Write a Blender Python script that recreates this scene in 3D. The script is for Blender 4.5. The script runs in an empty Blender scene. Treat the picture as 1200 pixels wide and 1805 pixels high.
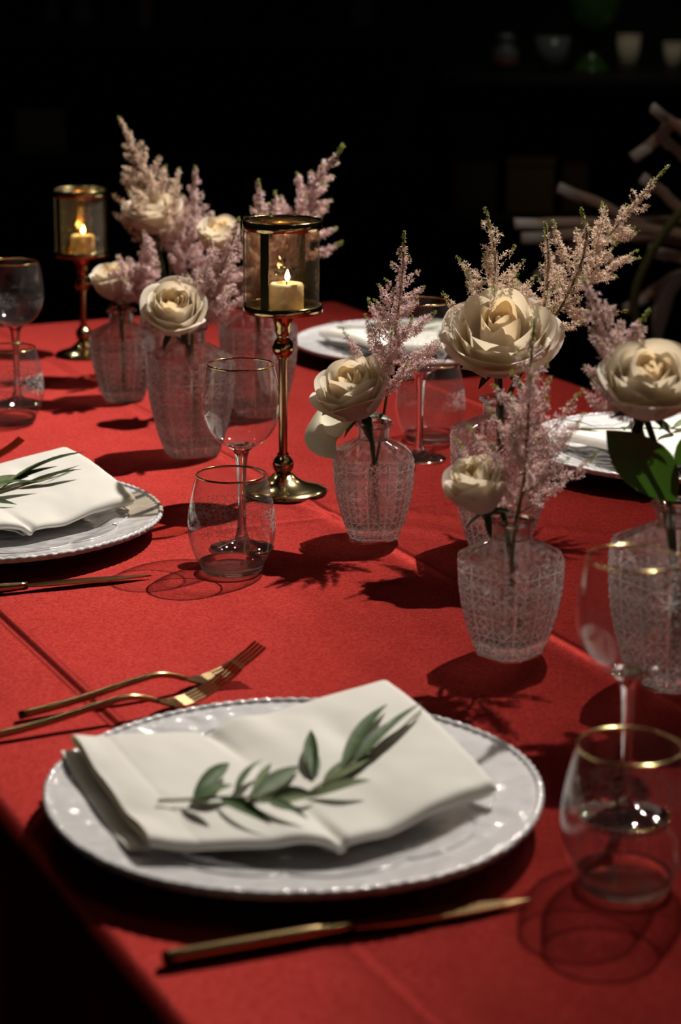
import bpy, math, random
from mathutils import Vector, Matrix, Quaternion, noise
random.seed(7)
S = bpy.context.scene
C = S.collection
PI = math.pi
T = 0.75                                   # table-top height
TH = math.radians(26.1)                    # the table stands turned in the room
OX, OY = -0.031, 1.301                     # middle of the nearest place setting

# ------------------------------------------------------------------ camera
cd = bpy.data.cameras.new('camera'); cam = bpy.data.objects.new('camera', cd); C.objects.link(cam)
cd.sensor_fit = 'HORIZONTAL'; cd.sensor_width = 24.0; cd.lens = 3701.6 / 1200 * 24.0
cd.clip_start = 0.05; cd.clip_end = 60
cam.location = (0, 0, T + 0.5726)
pit, rol = math.radians(15.196), math.radians(0.327)
rt0, up0, fw = Vector((1, 0, 0)), Vector((0, math.sin(pit), math.cos(pit))), Vector((0, math.cos(pit), -math.sin(pit)))
rt = rt0 * math.cos(rol) + up0 * math.sin(rol); upv = up0 * math.cos(rol) - rt0 * math.sin(rol)
cam.rotation_euler = Matrix((rt, upv, -fw)).transposed().to_euler()
cd.dof.use_dof = True; cd.dof.focus_distance = 2.0; cd.dof.aperture_fstop = 6.0
S.camera = cam

# ------------------------------------------------------------------ light
w = bpy.data.worlds.new('world'); S.world = w; w.use_nodes = True
w.node_tree.nodes['Background'].inputs[0].default_value = (1.0, 0.93, 0.84, 1)
w.node_tree.nodes['Background'].inputs[1].default_value = 0.0045

def spot(name, loc, aim, watts, size, blend, rad, col):
    l = bpy.data.lights.new(name, 'SPOT'); l.energy = watts; l.spot_size = math.radians(size); l.spot_blend = blend
    l.shadow_soft_size = rad; l.color = col
    o = bpy.data.objects.new(name, l); C.objects.link(o); o.location = loc
    o.rotation_euler = (Vector(aim) - Vector(loc)).to_track_quat('-Z', 'Y').to_euler()
    return o
spot('track_spot_main', (0.66, 2.95, T + 1.85), (-0.14, 2.0, T), 330, 96, 0.9, 0.014, (1.0, 0.925, 0.83))
spot('stalk_fill_spot', (0.10, 3.00, T + 1.9), (0.50, 3.60, T + 0.12), 13, 24, 0.8, 0.02, (1.0, 0.90, 0.78))  # added fill that lifts the dried stalks, which the main cone misses
spot('shelf_fill_spot', (0.75, 5.0, T + 1.7), (0.85, 6.0, T + 0.25), 8, 46, 1.0, 0.04, (1.0, 0.90, 0.72))  # added fill so the shelf things stay dimly visible
# further ceiling lamps added for highlights: weak on the table, but seen as glints in glass, glaze and metal
for k, (x, y, z) in enumerate(((1.25, 2.45, 2.05), (-1.2, 3.3, 2.05), (0.95, 1.2, 2.1), (-0.55, 3.9, 2.1), (1.5, 3.6, 2.0), (-0.9, 1.6, 2.15))):
    spot('glint_spot', (x, y, T + z), (x * 0.1, 1.9, T), 4.2, 80, 0.6, 0.016, (1.0, 0.88, 0.72))

for x, y, z, e in ((-1.1, 5.3, 2.3, 26), (0.35, 5.5, 2.35, 26), (1.7, 4.9, 2.3, 20)):  # low spots added behind the table for side glints on glass and glaze
    spot('glint_spot', (x, y, T + z), (x * 0.1, 1.9, T), e, 46, 0.8, 0.03, (1.0, 0.90, 0.76))

vs = S.view_settings
S.display_settings.display_device = 'sRGB'
vs.view_transform = 'Standard'; vs.look = 'None'; vs.gamma = 1.0; vs.use_curve_mapping = False; vs.exposure = 0.0
S.cycles.max_bounces = 20; S.cycles.transmission_bounces = 18; S.cycles.transparent_max_bounces = 40
S.cycles.glossy_bounces = 6; S.cycles.diffuse_bounces = 4
S.cycles.sample_clamp_indirect = 6.0

# ------------------------------------------------------------------ materials
def mat(name):
    m = bpy.data.materials.new(name); m.use_nodes = True
    n = m.node_tree.nodes; return m, n, m.node_tree.links, n['Principled BSDF'], n['Material Output']
def pb(name, col, rough=0.5, metal=0.0, **kw):
    m, n, L, b, o = mat(name)
    b.inputs['Base Color'].default_value = (*col, 1); b.inputs['Roughness'].default_value = rough; b.inputs['Metallic'].default_value = metal
    for k, v in kw.items(): b.inputs[k.replace('_', ' ')].default_value = v
    return m
def bump(m, scale, strength, dist=0.001, detail=3, coord='Object'):
    n, L = m.node_tree.nodes, m.node_tree.links
    tc = n.new('ShaderNodeTexCoord'); t = n.new('ShaderNodeTexNoise'); t.inputs['Scale'].default_value = scale; t.inputs['Detail'].default_value = detail
    bp = n.new('ShaderNodeBump'); bp.inputs['Strength'].default_value = strength; bp.inputs['Distance'].default_value = dist
    L.new(tc.outputs[coord], t.inputs['Vector']); L.new(t.outputs['Fac'], bp.inputs['Height']); L.new(bp.outputs[0], n['Principled BSDF'].inputs['Normal'])
    return t
def ramp_color(m, scale, c0, c1, lo=0.35, hi=0.65, detail=4):
    n, L = m.node_tree.nodes, m.node_tree.links
    tc = n.new('ShaderNodeTexCoord'); t = n.new('ShaderNodeTexNoise'); t.inputs['Scale'].default_value = scale; t.inputs['Detail'].default_value = detail
    r = n.new('ShaderNodeValToRGB'); r.color_ramp.elements[0].position = lo; r.color_ramp.elements[1].position = hi
    r.color_ramp.elements[0].color = (*c0, 1); r.color_ramp.elements[1].color = (*c1, 1)
    L.new(tc.outputs['Object'], t.inputs['Vector']); L.new(t.outputs['Fac'], r.inputs['Fac']); L.new(r.outputs[0], n['Principled BSDF'].inputs['Base Color'])
def translucent(m, col, fac):
    n, L = m.node_tree.nodes, m.node_tree.links
    t = n.new('ShaderNodeBsdfTranslucent'); t.inputs[0].default_value = (*col, 1)
    x = n.new('ShaderNodeMixShader'); x.inputs[0].default_value = fac
    L.new(n['Principled BSDF'].outputs[0], x.inputs[1]); L.new(t.outputs[0], x.inputs[2]); L.new(x.outputs[0], n['Material Output'].inputs[0])
def thin_glass(name, tint=(0.94, 0.94, 0.94), edge=0.9, base=0.05, veil=0.03, etch=None, wavy=0.0):
    """a thin-walled vessel: straight-through transmission, reflection growing to the edge, a faint veil, an etched band"""
    m, n, L, b, o = mat(name); n.remove(b)
    tr = n.new('ShaderNodeBsdfTransparent'); tr.inputs[0].default_value = (*tint, 1)
    gl = n.new('ShaderNodeBsdfGlossy'); gl.inputs['Roughness'].default_value = 0.045; gl.inputs[0].default_value = (1, 1, 1, 1)
    lw = n.new('ShaderNodeLayerWeight'); lw.inputs[0].default_value = 0.5
    p = n.new('ShaderNodeMath'); p.operation = 'POWER'; p.inputs[1].default_value = 3.2; L.new(lw.outputs['Facing'], p.inputs[0])
    q = n.new('ShaderNodeMath'); q.operation = 'MULTIPLY_ADD'; q.inputs[1].default_value = edge; q.inputs[2].default_value = base; q.use_clamp = True
    L.new(p.outputs[0], q.inputs[0])
    x = n.new('ShaderNodeMixShader'); L.new(q.outputs[0], x.inputs[0]); L.new(tr.outputs[0], x.inputs[1]); L.new(gl.outputs[0], x.inputs[2])
    df = n.new('ShaderNodeBsdfDiffuse'); df.inputs[0].default_value = (0.75, 0.74, 0.72, 1)
    y = n.new('ShaderNodeMixShader'); y.inputs[0].default_value = veil; L.new(x.outputs[0], y.inputs[1]); L.new(df.outputs[0], y.inputs[2])
    tc = n.new('ShaderNodeTexCoord')
    if etch:
        z0, z1, amt = etch
        sp = n.new('ShaderNodeSeparateXYZ'); L.new(tc.outputs['Object'], sp.inputs[0])
        at = n.new('ShaderNodeMath'); at.operation = 'ARCTAN2'; L.new(sp.outputs[1], at.inputs[0]); L.new(sp.outputs[0], at.inputs[1])
        an = n.new('ShaderNodeMath'); an.operation = 'MULTIPLY'; an.inputs[1].default_value = 6.0; L.new(at.outputs[0], an.inputs[0])
        zz = n.new('ShaderNodeMath'); zz.operation = 'MULTIPLY'; zz.inputs[1].default_value = 210.0; L.new(sp.outputs[2], zz.inputs[0])
        cb = n.new('ShaderNodeCombineXYZ'); L.new(an.outputs[0], cb.inputs[0]); L.new(zz.outputs[0], cb.inputs[1])
        nz = n.new('ShaderNodeTexNoise'); nz.inputs['Scale'].default_value = 1.2; L.new(cb.outputs[0], nz.inputs['Vector'])
        mv = n.new('ShaderNodeMixRGB'); mv.blend_type = 'ADD'; mv.inputs[0].default_value = 1.6; L.new(cb.outputs[0], mv.inputs[1]); L.new(nz.outputs['Color'], mv.inputs[2])
        vo = n.new('ShaderNodeTexVoronoi'); vo.feature = 'DISTANCE_TO_EDGE'; vo.inputs['Scale'].default_value = 1.15; L.new(mv.outputs[0], vo.inputs['Vector'])
        ls = n.new('ShaderNodeMath'); ls.operation = 'LESS_THAN'; ls.inputs[1].default_value = 0.11; L.new(vo.outputs[0], ls.inputs[0])
        # ragged garland: band limits wander round the glass
        w1 = n.new('ShaderNodeTexNoise'); w1.noise_dimensions = '1D'; w1.inputs['Scale'].default_value = 1.1; L.new(an.outputs[0], w1.inputs['W'])
        lo = n.new('ShaderNodeMapRange'); lo.inputs[3].default_value = z0 - (z1 - z0) * 0.5; lo.inputs[4].default_value = z0 + (z1 - z0) * 0.6; L.new(w1.outputs[0], lo.inputs[0])
        g1 = n.new('ShaderNodeMath'); g1.operation = 'GREATER_THAN'; L.new(sp.outputs[2], g1.inputs[0]); L.new(lo.outputs[0], g1.inputs[1])
        g2 = n.new('ShaderNodeMath'); g2.operation = 'LESS_THAN'; L.new(sp.outputs[2], g2.inputs[0]); g2.inputs[1].default_value = z1
        m1 = n.new('ShaderNodeMath'); m1.operation = 'MULTIPLY'; L.new(g1.outputs[0], m1.inputs[0]); L.new(g2.outputs[0], m1.inputs[1])
        m2 = n.new('ShaderNodeMath'); m2.operation = 'MULTIPLY'; L.new(m1.outputs[0], m2.inputs[0]); L.new(ls.outputs[0], m2.inputs[1])
        m3 = n.new('ShaderNodeMath'); m3.operation = 'MULTIPLY_ADD'; L.new(m2.outputs[0], m3.inputs[0]); m3.inputs[1].default_value = amt; m3.inputs[2].default_value = veil
        L.new(m3.outputs[0], y.inputs[0])
    if wavy:
        nz = n.new('ShaderNodeTexNoise'); nz.inputs['Scale'].default_value = 55; nz.inputs['Detail'].default_value = 2; L.new(tc.outputs['Object'], nz.inputs['Vector'])
        bp = n.new('ShaderNodeBump'); bp.inputs['Strength'].default_value = wavy; bp.inputs['Distance'].default_value = 0.004
        L.new(nz.outputs[0], bp.inputs['Height']); L.new(bp.outputs[0], gl.inputs['Normal']); L.new(bp.outputs[0], lw.inputs['Normal'])
    L.new(y.outputs[0], o.inputs[0])
    return m
def solid_glass(name, ior=1.45, rough=0.0, clear=0.0, tint=(0.98, 0.985, 0.98)):
    m, n, L, b, o = mat(name); n.remove(b)
    g = n.new('ShaderNodeBsdfGlass'); g.inputs['IOR'].default_value = ior; g.inputs['Roughness'].default_value = rough; g.inputs[0].default_value = (*tint, 1)
    if clear:
        t = n.new('ShaderNodeBsdfTransparent'); t.inputs[0].default_value = (0.97, 0.97, 0.97, 1)
        x = n.new('ShaderNodeMixShader'); x.inputs[0].default_value = clear; L.new(g.outputs[0], x.inputs[1]); L.new(t.outputs[0], x.inputs[2]); L.new(x.outputs[0], o.inputs[0])
    else: L.new(g.outputs[0], o.inputs[0])
    return m

def cloth_material():
    """satin with a nap: a dark red ground and a brushed red lobe leaning across the table (+x of the cloth)"""
    m, n, L, b, o = mat('red_satin_cloth'); n.remove(b)
    tc = n.new('ShaderNodeTexCoord'); t = n.new('ShaderNodeTexNoise'); t.inputs['Scale'].default_value = 420; t.inputs['Detail'].default_value = 4
    L.new(tc.outputs['Object'], t.inputs['Vector'])
    t2 = n.new('ShaderNodeTexNoise'); t2.inputs['Scale'].default_value = 9; t2.inputs['Detail'].default_value = 5; L.new(tc.outputs['Object'], t2.inputs['Vector'])
    mp = n.new('ShaderNodeMapRange'); mp.inputs[3].default_value = 0.84; mp.inputs[4].default_value = 1.12; L.new(t2.outputs['Fac'], mp.inputs[0])
    def red(c0, c1):
        r = n.new('ShaderNodeValToRGB'); r.color_ramp.elements[0].position = 0.3; r.color_ramp.elements[1].position = 0.72
        r.color_ramp.elements[0].color = (*c0, 1); r.color_ramp.elements[1].color = (*c1, 1); L.new(t.outputs['Fac'], r.inputs['Fac'])
        mx = n.new('ShaderNodeMixRGB'); mx.blend_type = 'MULTIPLY'; mx.inputs[0].default_value = 1; L.new(r.outputs[0], mx.inputs[1]); L.new(mp.outputs[0], mx.inputs[2]); return mx.outputs[0]
    df = n.new('ShaderNodeBsdfDiffuse'); L.new(red((0.014, 0.0004, 0.0003), (0.022, 0.0007, 0.0006)), df.inputs[0])
    gl = n.new('ShaderNodeBsdfAnisotropic'); gl.distribution = 'GGX'; L.new(red((0.130, 0.0102, 0.0088), (0.212, 0.0255, 0.0215)), gl.inputs['Color'])
    gl.inputs['Roughness'].default_value = 0.66; gl.inputs['Anisotropy'].default_value = 0.52
    vt = n.new('ShaderNodeVectorTransform'); vt.vector_type = 'VECTOR'; vt.convert_from = 'OBJECT'; vt.convert_to = 'WORLD'; vt.inputs[0].default_value = (1, 0, 0)
    t3 = n.new('ShaderNodeTexNoise'); t3.inputs['Scale'].default_value = 1400; L.new(tc.outputs['Object'], t3.inputs['Vector'])
    bp = n.new('ShaderNodeBump'); bp.inputs['Strength'].default_value = 0.25; bp.inputs['Distance'].default_value = 0.0006; L.new(t3.outputs['Fac'], bp.inputs['Height'])
    sc = n.new('ShaderNodeVectorMath'); sc.operation = 'SCALE'; sc.inputs['Scale'].default_value = 0.24; L.new(vt.outputs[0], sc.inputs[0])
    ad = n.new('ShaderNodeVectorMath'); ad.operation = 'ADD'; L.new(bp.outputs[0], ad.inputs[0]); L.new(sc.outputs[0], ad.inputs[1])
    nm = n.new('ShaderNodeVectorMath'); nm.operation = 'NORMALIZE'; L.new(ad.outputs[0], nm.inputs[0])
    L.new(nm.outputs[0], gl.inputs['Normal']); L.new(vt.outputs[0], gl.inputs['Tangent']); L.new(bp.outputs[0], df.inputs['Normal'])
    a = n.new('ShaderNodeAddShader'); L.new(df.outputs[0], a.inputs[0]); L.new(gl.outputs[0], a.inputs[1]); L.new(a.outputs[0], o.inputs[0])
    return m
M = {}
M['cloth'] = cloth_material()
M['plate'] = pb('white_glazed_ceramic', (0.66, 0.645, 0.66), 0.12, Coat_Weight=0.7, Coat_Roughness=0.03); bump(M['plate'], 70, 0.75, 0.004, 0)
M['napkin'] = pb('ivory_napkin_linen', (0.73, 0.71, 0.66), 0.8, Sheen_Weight=0.1); bump(M['napkin'], 900, 0.15, 0.0005); translucent(M['napkin'], (0.85, 0.62, 0.30), 0.12)
M['gold'] = pb('polished_gold_metal', (0.70, 0.50, 0.22), 0.12, 1.0)
M['gold_cutlery'] = pb('brushed_gold_cutlery', (0.43, 0.29, 0.135), 0.22, 1.0); bump(M['gold_cutlery'], 300, 0.1, 0.0003)
M['brass'] = pb('antique_brass', (0.56, 0.43, 0.21), 0.13, 1.0)
M['strap'] = pb('dark_brass_strap', (0.32, 0.26, 0.14), 0.22, 1.0)
M['tumbler'] = thin_glass('clear_tumbler_glass', etch=(0.040, 0.064, 0.34))
M['wine'] = thin_glass('clear_wine_glass', etch=(0.118, 0.138, 0.16), veil=0.02)
M['glass'] = solid_glass('clear_solid_glass', 1.47, 0.0, 0.14)
M['crystal'] = solid_glass('cut_crystal_glass', 1.45, 0.0, 0.34, (0.92, 0.93, 0.92))
m, n, L, b, o = mat('frosted_cut_grooves'); n.remove(b)                                   # wheel-cut lines: matt, with milky translucence standing in for refracted glints
g = n.new('ShaderNodeBsdfGlass'); g.inputs['Roughness'].default_value = 0.12; g.inputs['IOR'].default_value = 1.45
d = n.new('ShaderNodeBsdfTranslucent'); d.inputs[0].default_value = (0.90, 0.90, 0.88, 1); x = n.new('ShaderNodeMixShader'); x.inputs[0].default_value = 0.17
L.new(g.outputs[0], x.inputs[1]); L.new(d.outputs[0], x.inputs[2]); L.new(x.outputs[0], o.inputs[0]); M['cut'] = m
M['water'] = solid_glass('vase_water', 1.33, 0.0, 0.60)
M['smoke'] = thin_glass('hammered_smoked_glass', tint=(0.84, 0.74, 0.57), edge=0.6, base=0.07, veil=0.03, wavy=0.5)
M['wax'] = pb('ivory_candle_wax', (0.85, 0.78, 0.62), 0.5, Subsurface_Weight=0.4, Subsurface_Scale=0.01); M['wax'].node_tree.nodes['Principled BSDF'].inputs['Subsurface Radius'].default_value = (1, 0.7, 0.4)
M['wick'] = pb('burnt_wick', (0.02, 0.015, 0.01), 0.9)
m, n, L, b, o = mat('candle_flame'); b.inputs['Base Color'].default_value = (0, 0, 0, 1); b.inputs['Emission Color'].default_value = (1.0, 0.68, 0.28, 1); b.inputs['Emission Strength'].default_value = 45; M['flame'] = m
M['petal'] = pb('cream_rose_petal', (0.83, 0.76, 0.65), 0.62, Sheen_Weight=0.15); bump(M['petal'], 220, 0.12, 0.0006); translucent(M['petal'], (0.88, 0.76, 0.56), 0.40)
M['petal_in'] = pb('peach_heart_petal', (0.84, 0.74, 0.57), 0.62); translucent(M['petal_in'], (0.90, 0.70, 0.42), 0.40)
M['petal_out'] = pb('greenish_guard_petal', (0.72, 0.69, 0.50), 0.65); translucent(M['petal_out'], (0.7, 0.62, 0.35), 0.25)
M['stem'] = pb('dark_green_stem', (0.035, 0.07, 0.018), 0.5)
M['stem_pale'] = pb('olive_brown_stem', (0.16, 0.14, 0.05), 0.6)
M['rose_leaf'] = pb('dark_rose_leaf', (0.025, 0.075, 0.014), 0.42); ramp_color(M['rose_leaf'], 60, (0.012, 0.042, 0.008), (0.025, 0.062, 0.012)); translucent(M['rose_leaf'], (0.08, 0.22, 0.02), 0.14)
M['olive'] = pb('olive_leaf_green', (0.07, 0.12, 0.045), 0.62, Specular_IOR_Level=0.25); ramp_color(M['olive'], 90, (0.022, 0.052, 0.012), (0.06, 0.105, 0.03))
M['olive_pale'] = pb('olive_leaf_silver', (0.20, 0.24, 0.14), 0.7, Specular_IOR_Level=0.2); ramp_color(M['olive_pale'], 90, (0.07, 0.105, 0.035), (0.14, 0.175, 0.075))
M['floret'] = pb('dusty_pink_floret', (0.62, 0.38, 0.38), 0.7); ramp_color(M['floret'], 140, (0.60, 0.40, 0.40), (0.84, 0.68, 0.66)); translucent(M['floret'], (0.80, 0.58, 0.54), 0.35)
M['floret_tan'] = pb('faded_pink_floret', (0.62, 0.44, 0.34), 0.7); ramp_color(M['floret_tan'], 140, (0.56, 0.40, 0.32), (0.84, 0.70, 0.58)); translucent(M['floret_tan'], (0.80, 0.62, 0.48), 0.35)
M['bud'] = pb('yellow_green_bud', (0.32, 0.34, 0.08), 0.7); translucent(M['bud'], (0.4, 0.45, 0.1), 0.3)
M['dark_wall'] = pb('charcoal_plaster', (0.012, 0.012, 0.012), 0.9); bump(M['dark_wall'], 8, 0.2, 0.01)
M['dark_floor'] = pb('dark_concrete_floor', (0.03, 0.033, 0.032), 0.7); bump(M['dark_floor'], 6, 0.2, 0.01)
M['black_shelf'] = pb('black_painted_board', (0.010, 0.010, 0.010), 0.7)
M['stalk'] = pb('dried_palm_stalk', (0.26, 0.15, 0.11), 0.8); ramp_color(M['stalk'], 14, (0.26, 0.15, 0.10), (0.42, 0.27, 0.20))
M['stalk_end'] = pb('bleached_stalk_end', (0.46, 0.40, 0.37), 0.8)
M['stalk_green'] = pb('olive_green_stalk', (0.12, 0.12, 0.03), 0.7)
M['cup_white'] = pb('matt_white_paper', (0.75, 0.68, 0.52), 0.8)
M['grey_glass'] = pb('grey_blue_jar_glass', (0.16, 0.18, 0.19), 0.25)
M['green_glass'] = pb('bottle_green_glass', (0.05, 0.13, 0.02), 0.2)
M['amber_box'] = pb('amber_board', (0.15, 0.09, 0.025), 0.7)
M['brown_box'] = pb('dark_brown_board', (0.07, 0.04, 0.02), 0.7)
M['red_box'] = pb('dull_red_print', (0.16, 0.05, 0.04), 0.6)
M['paper'] = pb('aged_paper', (0.34, 0.32, 0.27), 0.85)
M['urn'] = pb('dark_stoneware', (0.05, 0.045, 0.04), 0.6)

# ------------------------------------------------------------------ mesh helpers
def mesh(name, V, F, mats, smooth=True, fm=None):
    me = bpy.data.meshes.new(name); me.from_pydata([tuple(v) for v in V], [], F); me.update()
    for mm in (mats if isinstance(mats, (list, tuple)) else [mats]): me.materials.append(mm)
    if smooth: me.polygons.foreach_set('use_smooth', [True] * len(me.polygons))
    if fm: me.polygons.foreach_set('material_index', fm)
    return me
def put(name, me, parent=None, mw=None):
    o = bpy.data.objects.new(name, me); C.objects.link(o)
    if parent: o.parent = parent
    if mw is not None: o.matrix_local = mw
    return o
def tag(o, label=None, cat=None, group=None, kind=None):
    if label: o['label'] = label
    if cat: o['category'] = cat
    if group: o['group'] = group
    if kind: o['kind'] = kind
    return o
def thing(name, label, cat, loc, rz=0.0, group=None):
    o = bpy.data.objects.new(name, None); C.objects.link(o); o.location = loc; o.rotation_euler = (0, 0, rz); o.empty_display_size = 0.02
    return tag(o, label, cat, group)
def dup(root, loc, rz, label):
    r = root.copy(); C.objects.link(r); r.location = loc; r.rotation_euler = (0, 0, rz); r['label'] = label
    for ch in list(root.children):
        c = ch.copy(); C.objects.link(c); c.parent = r
        for g in list(ch.children):
            d = g.copy(); C.objects.link(d); d.parent = c
    return r
def lathe(prof, n=48, cap0=False, cap1=False):
    V, F = [], []
    for r, z in prof:
        for k in range(n): a = 2 * PI * k / n; V.append((r * math.cos(a), r * math.sin(a), z))
    for i in range(len(prof) - 1):
        for k in range(n): k2 = (k + 1) % n; F.append((i * n + k, i * n + k2, (i + 1) * n + k2, (i + 1) * n + k))
    if cap0: F.append(tuple(range(n))[::-1])
    if cap1: F.append(tuple((len(prof) - 1) * n + k for k in range(n)))
    return V, F
def spline(pts, m):
    """Catmull-Rom through pts, m samples per span"""
    P = [Vector(p) for p in pts]; Q = [P[0] * 2 - P[1]] + P + [P[-1] * 2 - P[-2]]; out = []
    for i in range(1, len(Q) - 2):
        for j in range(m):
            t = j / m; a, b, c, d = Q[i - 1:i + 3]
            out.append(0.5 * ((2 * b) + (c - a) * t + (2 * a - 5 * b + 4 * c - d) * t * t + (3 * b - a - 3 * c + d) * t ** 3))
    out.append(P[-1]); return out
def frames(P):
    T_ = [(P[min(i + 1, len(P) - 1)] - P[max(i - 1, 0)]).normalized() for i in range(len(P))]
    nrm = T_[0].orthogonal().normalized(); R = []
    for t in T_:
        nrm = (nrm - t * nrm.dot(t)).normalized(); R.append((t, nrm, t.cross(nrm)))
    return R
def tube(P, rad, n=8, base=0, sx=1.0):
    P = [Vector(p) for p in P]; R = frames(P); V, F = [], []
    for i, p in enumerate(P):
        r = rad(i / (len(P) - 1)) if callable(rad) else rad
        for k in range(n):
            a = 2 * PI * k / n; V.append(p + R[i][1] * (r * math.cos(a)) + R[i][2] * (r * sx * math.sin(a)))
    for i in range(len(P) - 1):
        for k in range(n): k2 = (k + 1) % n; F.append(tuple(base + x for x in (i * n + k, i * n + k2, (i + 1) * n + k2, (i + 1) * n + k)))
    F.append(tuple(base + k for k in range(n))[::-1]); F.append(tuple(base + (len(P) - 1) * n + k for k in range(n)))
    return V, F
def ribbon(P, width, thick, base=0, off=0.0):
    """flat bar along P in the xz plane; width along y"""
    V, F = [], []; N = len(P)
    for i, (x, z) in enumerate(P):
        t = i / (N - 1); w_ = width(t) / 2; h = thick / 2; c = off(t) if callable(off) else off
        x0, z0 = P[max(i - 1, 0)]; x1, z1 = P[min(i + 1, N - 1)]; l = math.hypot(x1 - x0, z1 - z0); nx, nz = -(z1 - z0) / l * h, (x1 - x0) / l * h
        V += [(x + nx, c - w_, z + nz), (x + nx, c + w_, z + nz), (x - nx, c + w_, z - nz), (x - nx, c - w_, z - nz)]
    for i in range(N - 1):
        for k in range(4): k2 = (k + 1) % 4; F.append(tuple(base + q for q in (i * 4 + k, i * 4 + k2, i * 4 + 4 + k2, i * 4 + 4 + k)))
    F.append((base + 3, base + 2, base + 1, base)); F.append(tuple(base + (N - 1) * 4 + k for k in range(4)))
    return V, F
def box(x0, x1, y0, y1, z0, z1, bev=0.0):
    if not bev:
        V = [(x, y, z) for z in (z0, z1) for y in (y0, y1) for x in (x0, x1)]
        return V, [(0, 2, 3, 1), (4, 5, 7, 6), (0, 1, 5, 4), (2, 6, 7, 3), (0, 4, 6, 2), (1, 3, 7, 5)]
    b = bev; ring = [(x0 + b, y0), (x1 - b, y0), (x1, y0 + b), (x1, y1 - b), (x1 - b, y1), (x0 + b, y1), (x0, y1 - b), (x0, y0 + b)]
    cx, cy = (x0 + x1) / 2, (y0 + y1) / 2; V = []
    for z, s in ((z0, b), (z0 + b, 0), (z1 - b, 0), (z1, b)):
        for x, y in ring: V.append((x - math.copysign(min(s, abs(x - cx)), x - cx), y - math.copysign(min(s, abs(y - cy)), y - cy), z))
    F = [tuple(range(8))[::-1], tuple(range(24, 32))]
    for i in range(3):
        for k in range(8): k2 = (k + 1) % 8; F.append((i * 8 + k, i * 8 + k2, i * 8 + 8 + k2, i * 8 + 8 + k))
    return V, F
def torus(R, r, z=0.0, n=64, m=8, sz=1.0):
    V, F = [], []
    for i in range(n):
        a = 2 * PI * i / n
        for j in range(m):
            b = 2 * PI * j / m; V.append(((R + r * math.cos(b)) * math.cos(a), (R + r * math.cos(b)) * math.sin(a), z + r * sz * math.sin(b)))
    for i in range(n):
        for j in range(m): i2, j2 = (i + 1) % n, (j + 1) % m; F.append((i * m + j, i2 * m + j, i2 * m + j2, i * m + j2))
    return V, F
def join(*parts):
    V, F = [], []
    for v, f in parts: b_ = len(V); V += list(v); F += [tuple(i + b_ for i in q) for q in f]
    return V, F
def tbl(u, v): return (OX + u * math.cos(TH) - v * math.sin(TH), OY + u * math.sin(TH) + v * math.cos(TH))

# ------------------------------------------------------------------ the room
V, F = box(-6, 6, -3, 7, -0.05, 0); tag(put('floor', mesh('floor', V, F, M['dark_floor'], False)), kind='structure')
V, F = box(-6, 6, 6.6, 6.75, 0, 3.2); tag(put('wall_back', mesh('wall_back', V, F, M['dark_wall'], False)), kind='structure')

# ------------------------------------------------------------------ tablecloth
U0, U1, V0, V1 = -0.158, 0.953, -0.52, 1.905
def gauss(x, s): return math.exp(-(x / s) ** 2)
def top_h(u, v):
    h = 0.0007 * noise.noise(Vector((u * 9, v * 6, 0))) + 0.0004 * noise.noise(Vector((u * 30, v * 14, 3)))
    h += 0.0015 * gauss(u - 0.372, 0.005) - 0.0005 * gauss(u - 0.355, 0.012)        # middle fold line, pressed up
    h += (0.0008 * gauss(u + 0.034, 0.003) - 0.0014 * gauss(u + 0.041, 0.0032)) * (0.12 + 0.88 * min(max((v - 0.0) / 0.25, 0), 1))        # fold line beside the settings
    h += 0.0012 * gauss(u - 0.78, 0.005)
    h += 0.0009 * gauss(v - 0.70, 0.006) * (0.5 + 0.5 * math.sin(u * 7)) + 0.001 * gauss(v - 1.5, 0.006)
    h += 0.0022 * gauss((u - 0.50) * 0.75 + (v - 0.62) * 0.66, 0.010) * gauss(v - 0.62, 0.22) + 0.0018 * gauss((u - 0.40) * 0.80 + (v - 0.66) * 0.55, 0.010) * gauss(v - 0.62, 0.14)
    h += 0.0016 * gauss((u - 0.20) * 0.35 + (v - 0.90) * 0.9, 0.012) * gauss(u - 0.2, 0.2)
    return h - 0.0012
def axis(a0, a1, step, ex, fine):
    xs = [a0 + (a1 - a0) * i / round((a1 - a0) / step) for i in range(round((a1 - a0) / step) + 1)]
    for c in fine: xs += [c + 0.002 * k for k in range(-10, 11)]
    return [a0 - e for e in reversed(ex)] + sorted(xs) + [a1 + e for e in ex]
ex = [0.005, 0.011, 0.018, 0.026, 0.04, 0.08, 0.15, 0.25, 0.38, 0.52, 0.63, 0.735]
us, vv = axis(U0, U1, 0.012, ex, (0.365, -0.04, 0.78)), axis(V0, V1, 0.012, ex, (0.70, 1.5))
RB = 0.016; V = []
for v in vv:
    for u in us:
        cu, cv = min(max(u, U0), U1), min(max(v, V0), V1); du, dv = u - cu, v - cv; d = max(abs(du), abs(dv))
        if d == 0: V.append((u, v, top_h(u, v))); continue
        corner = min(abs(du), abs(dv)) / d
        arc = RB * PI / 2; a = min(d / RB, PI / 2); rest = max(d - arc, 0)
        out = RB * math.sin(a) + rest * 0.10 * corner; s = cu if abs(dv) > abs(du) else cv
        out += 0.03 * min(rest / 0.35, 1) * (math.sin(s * 19 + 1.3 * math.sin(s * 7)) * 0.5 + 0.55) * (1 - corner)
        l = math.hypot(du, dv); z = -RB * (1 - math.cos(a)) - rest
        V.append((cu + du / l * out, cv + dv / l * out, max(z + top_h(cu, cv) * (1 - min(d / 0.02, 1)), -T + 0.002)))
nu = len(us); F = [(j * nu + i, j * nu + i + 1, j * nu + nu + i + 1, j * nu + nu + i) for j in range(len(vv) - 1) for i in range(nu - 1)]
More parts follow.
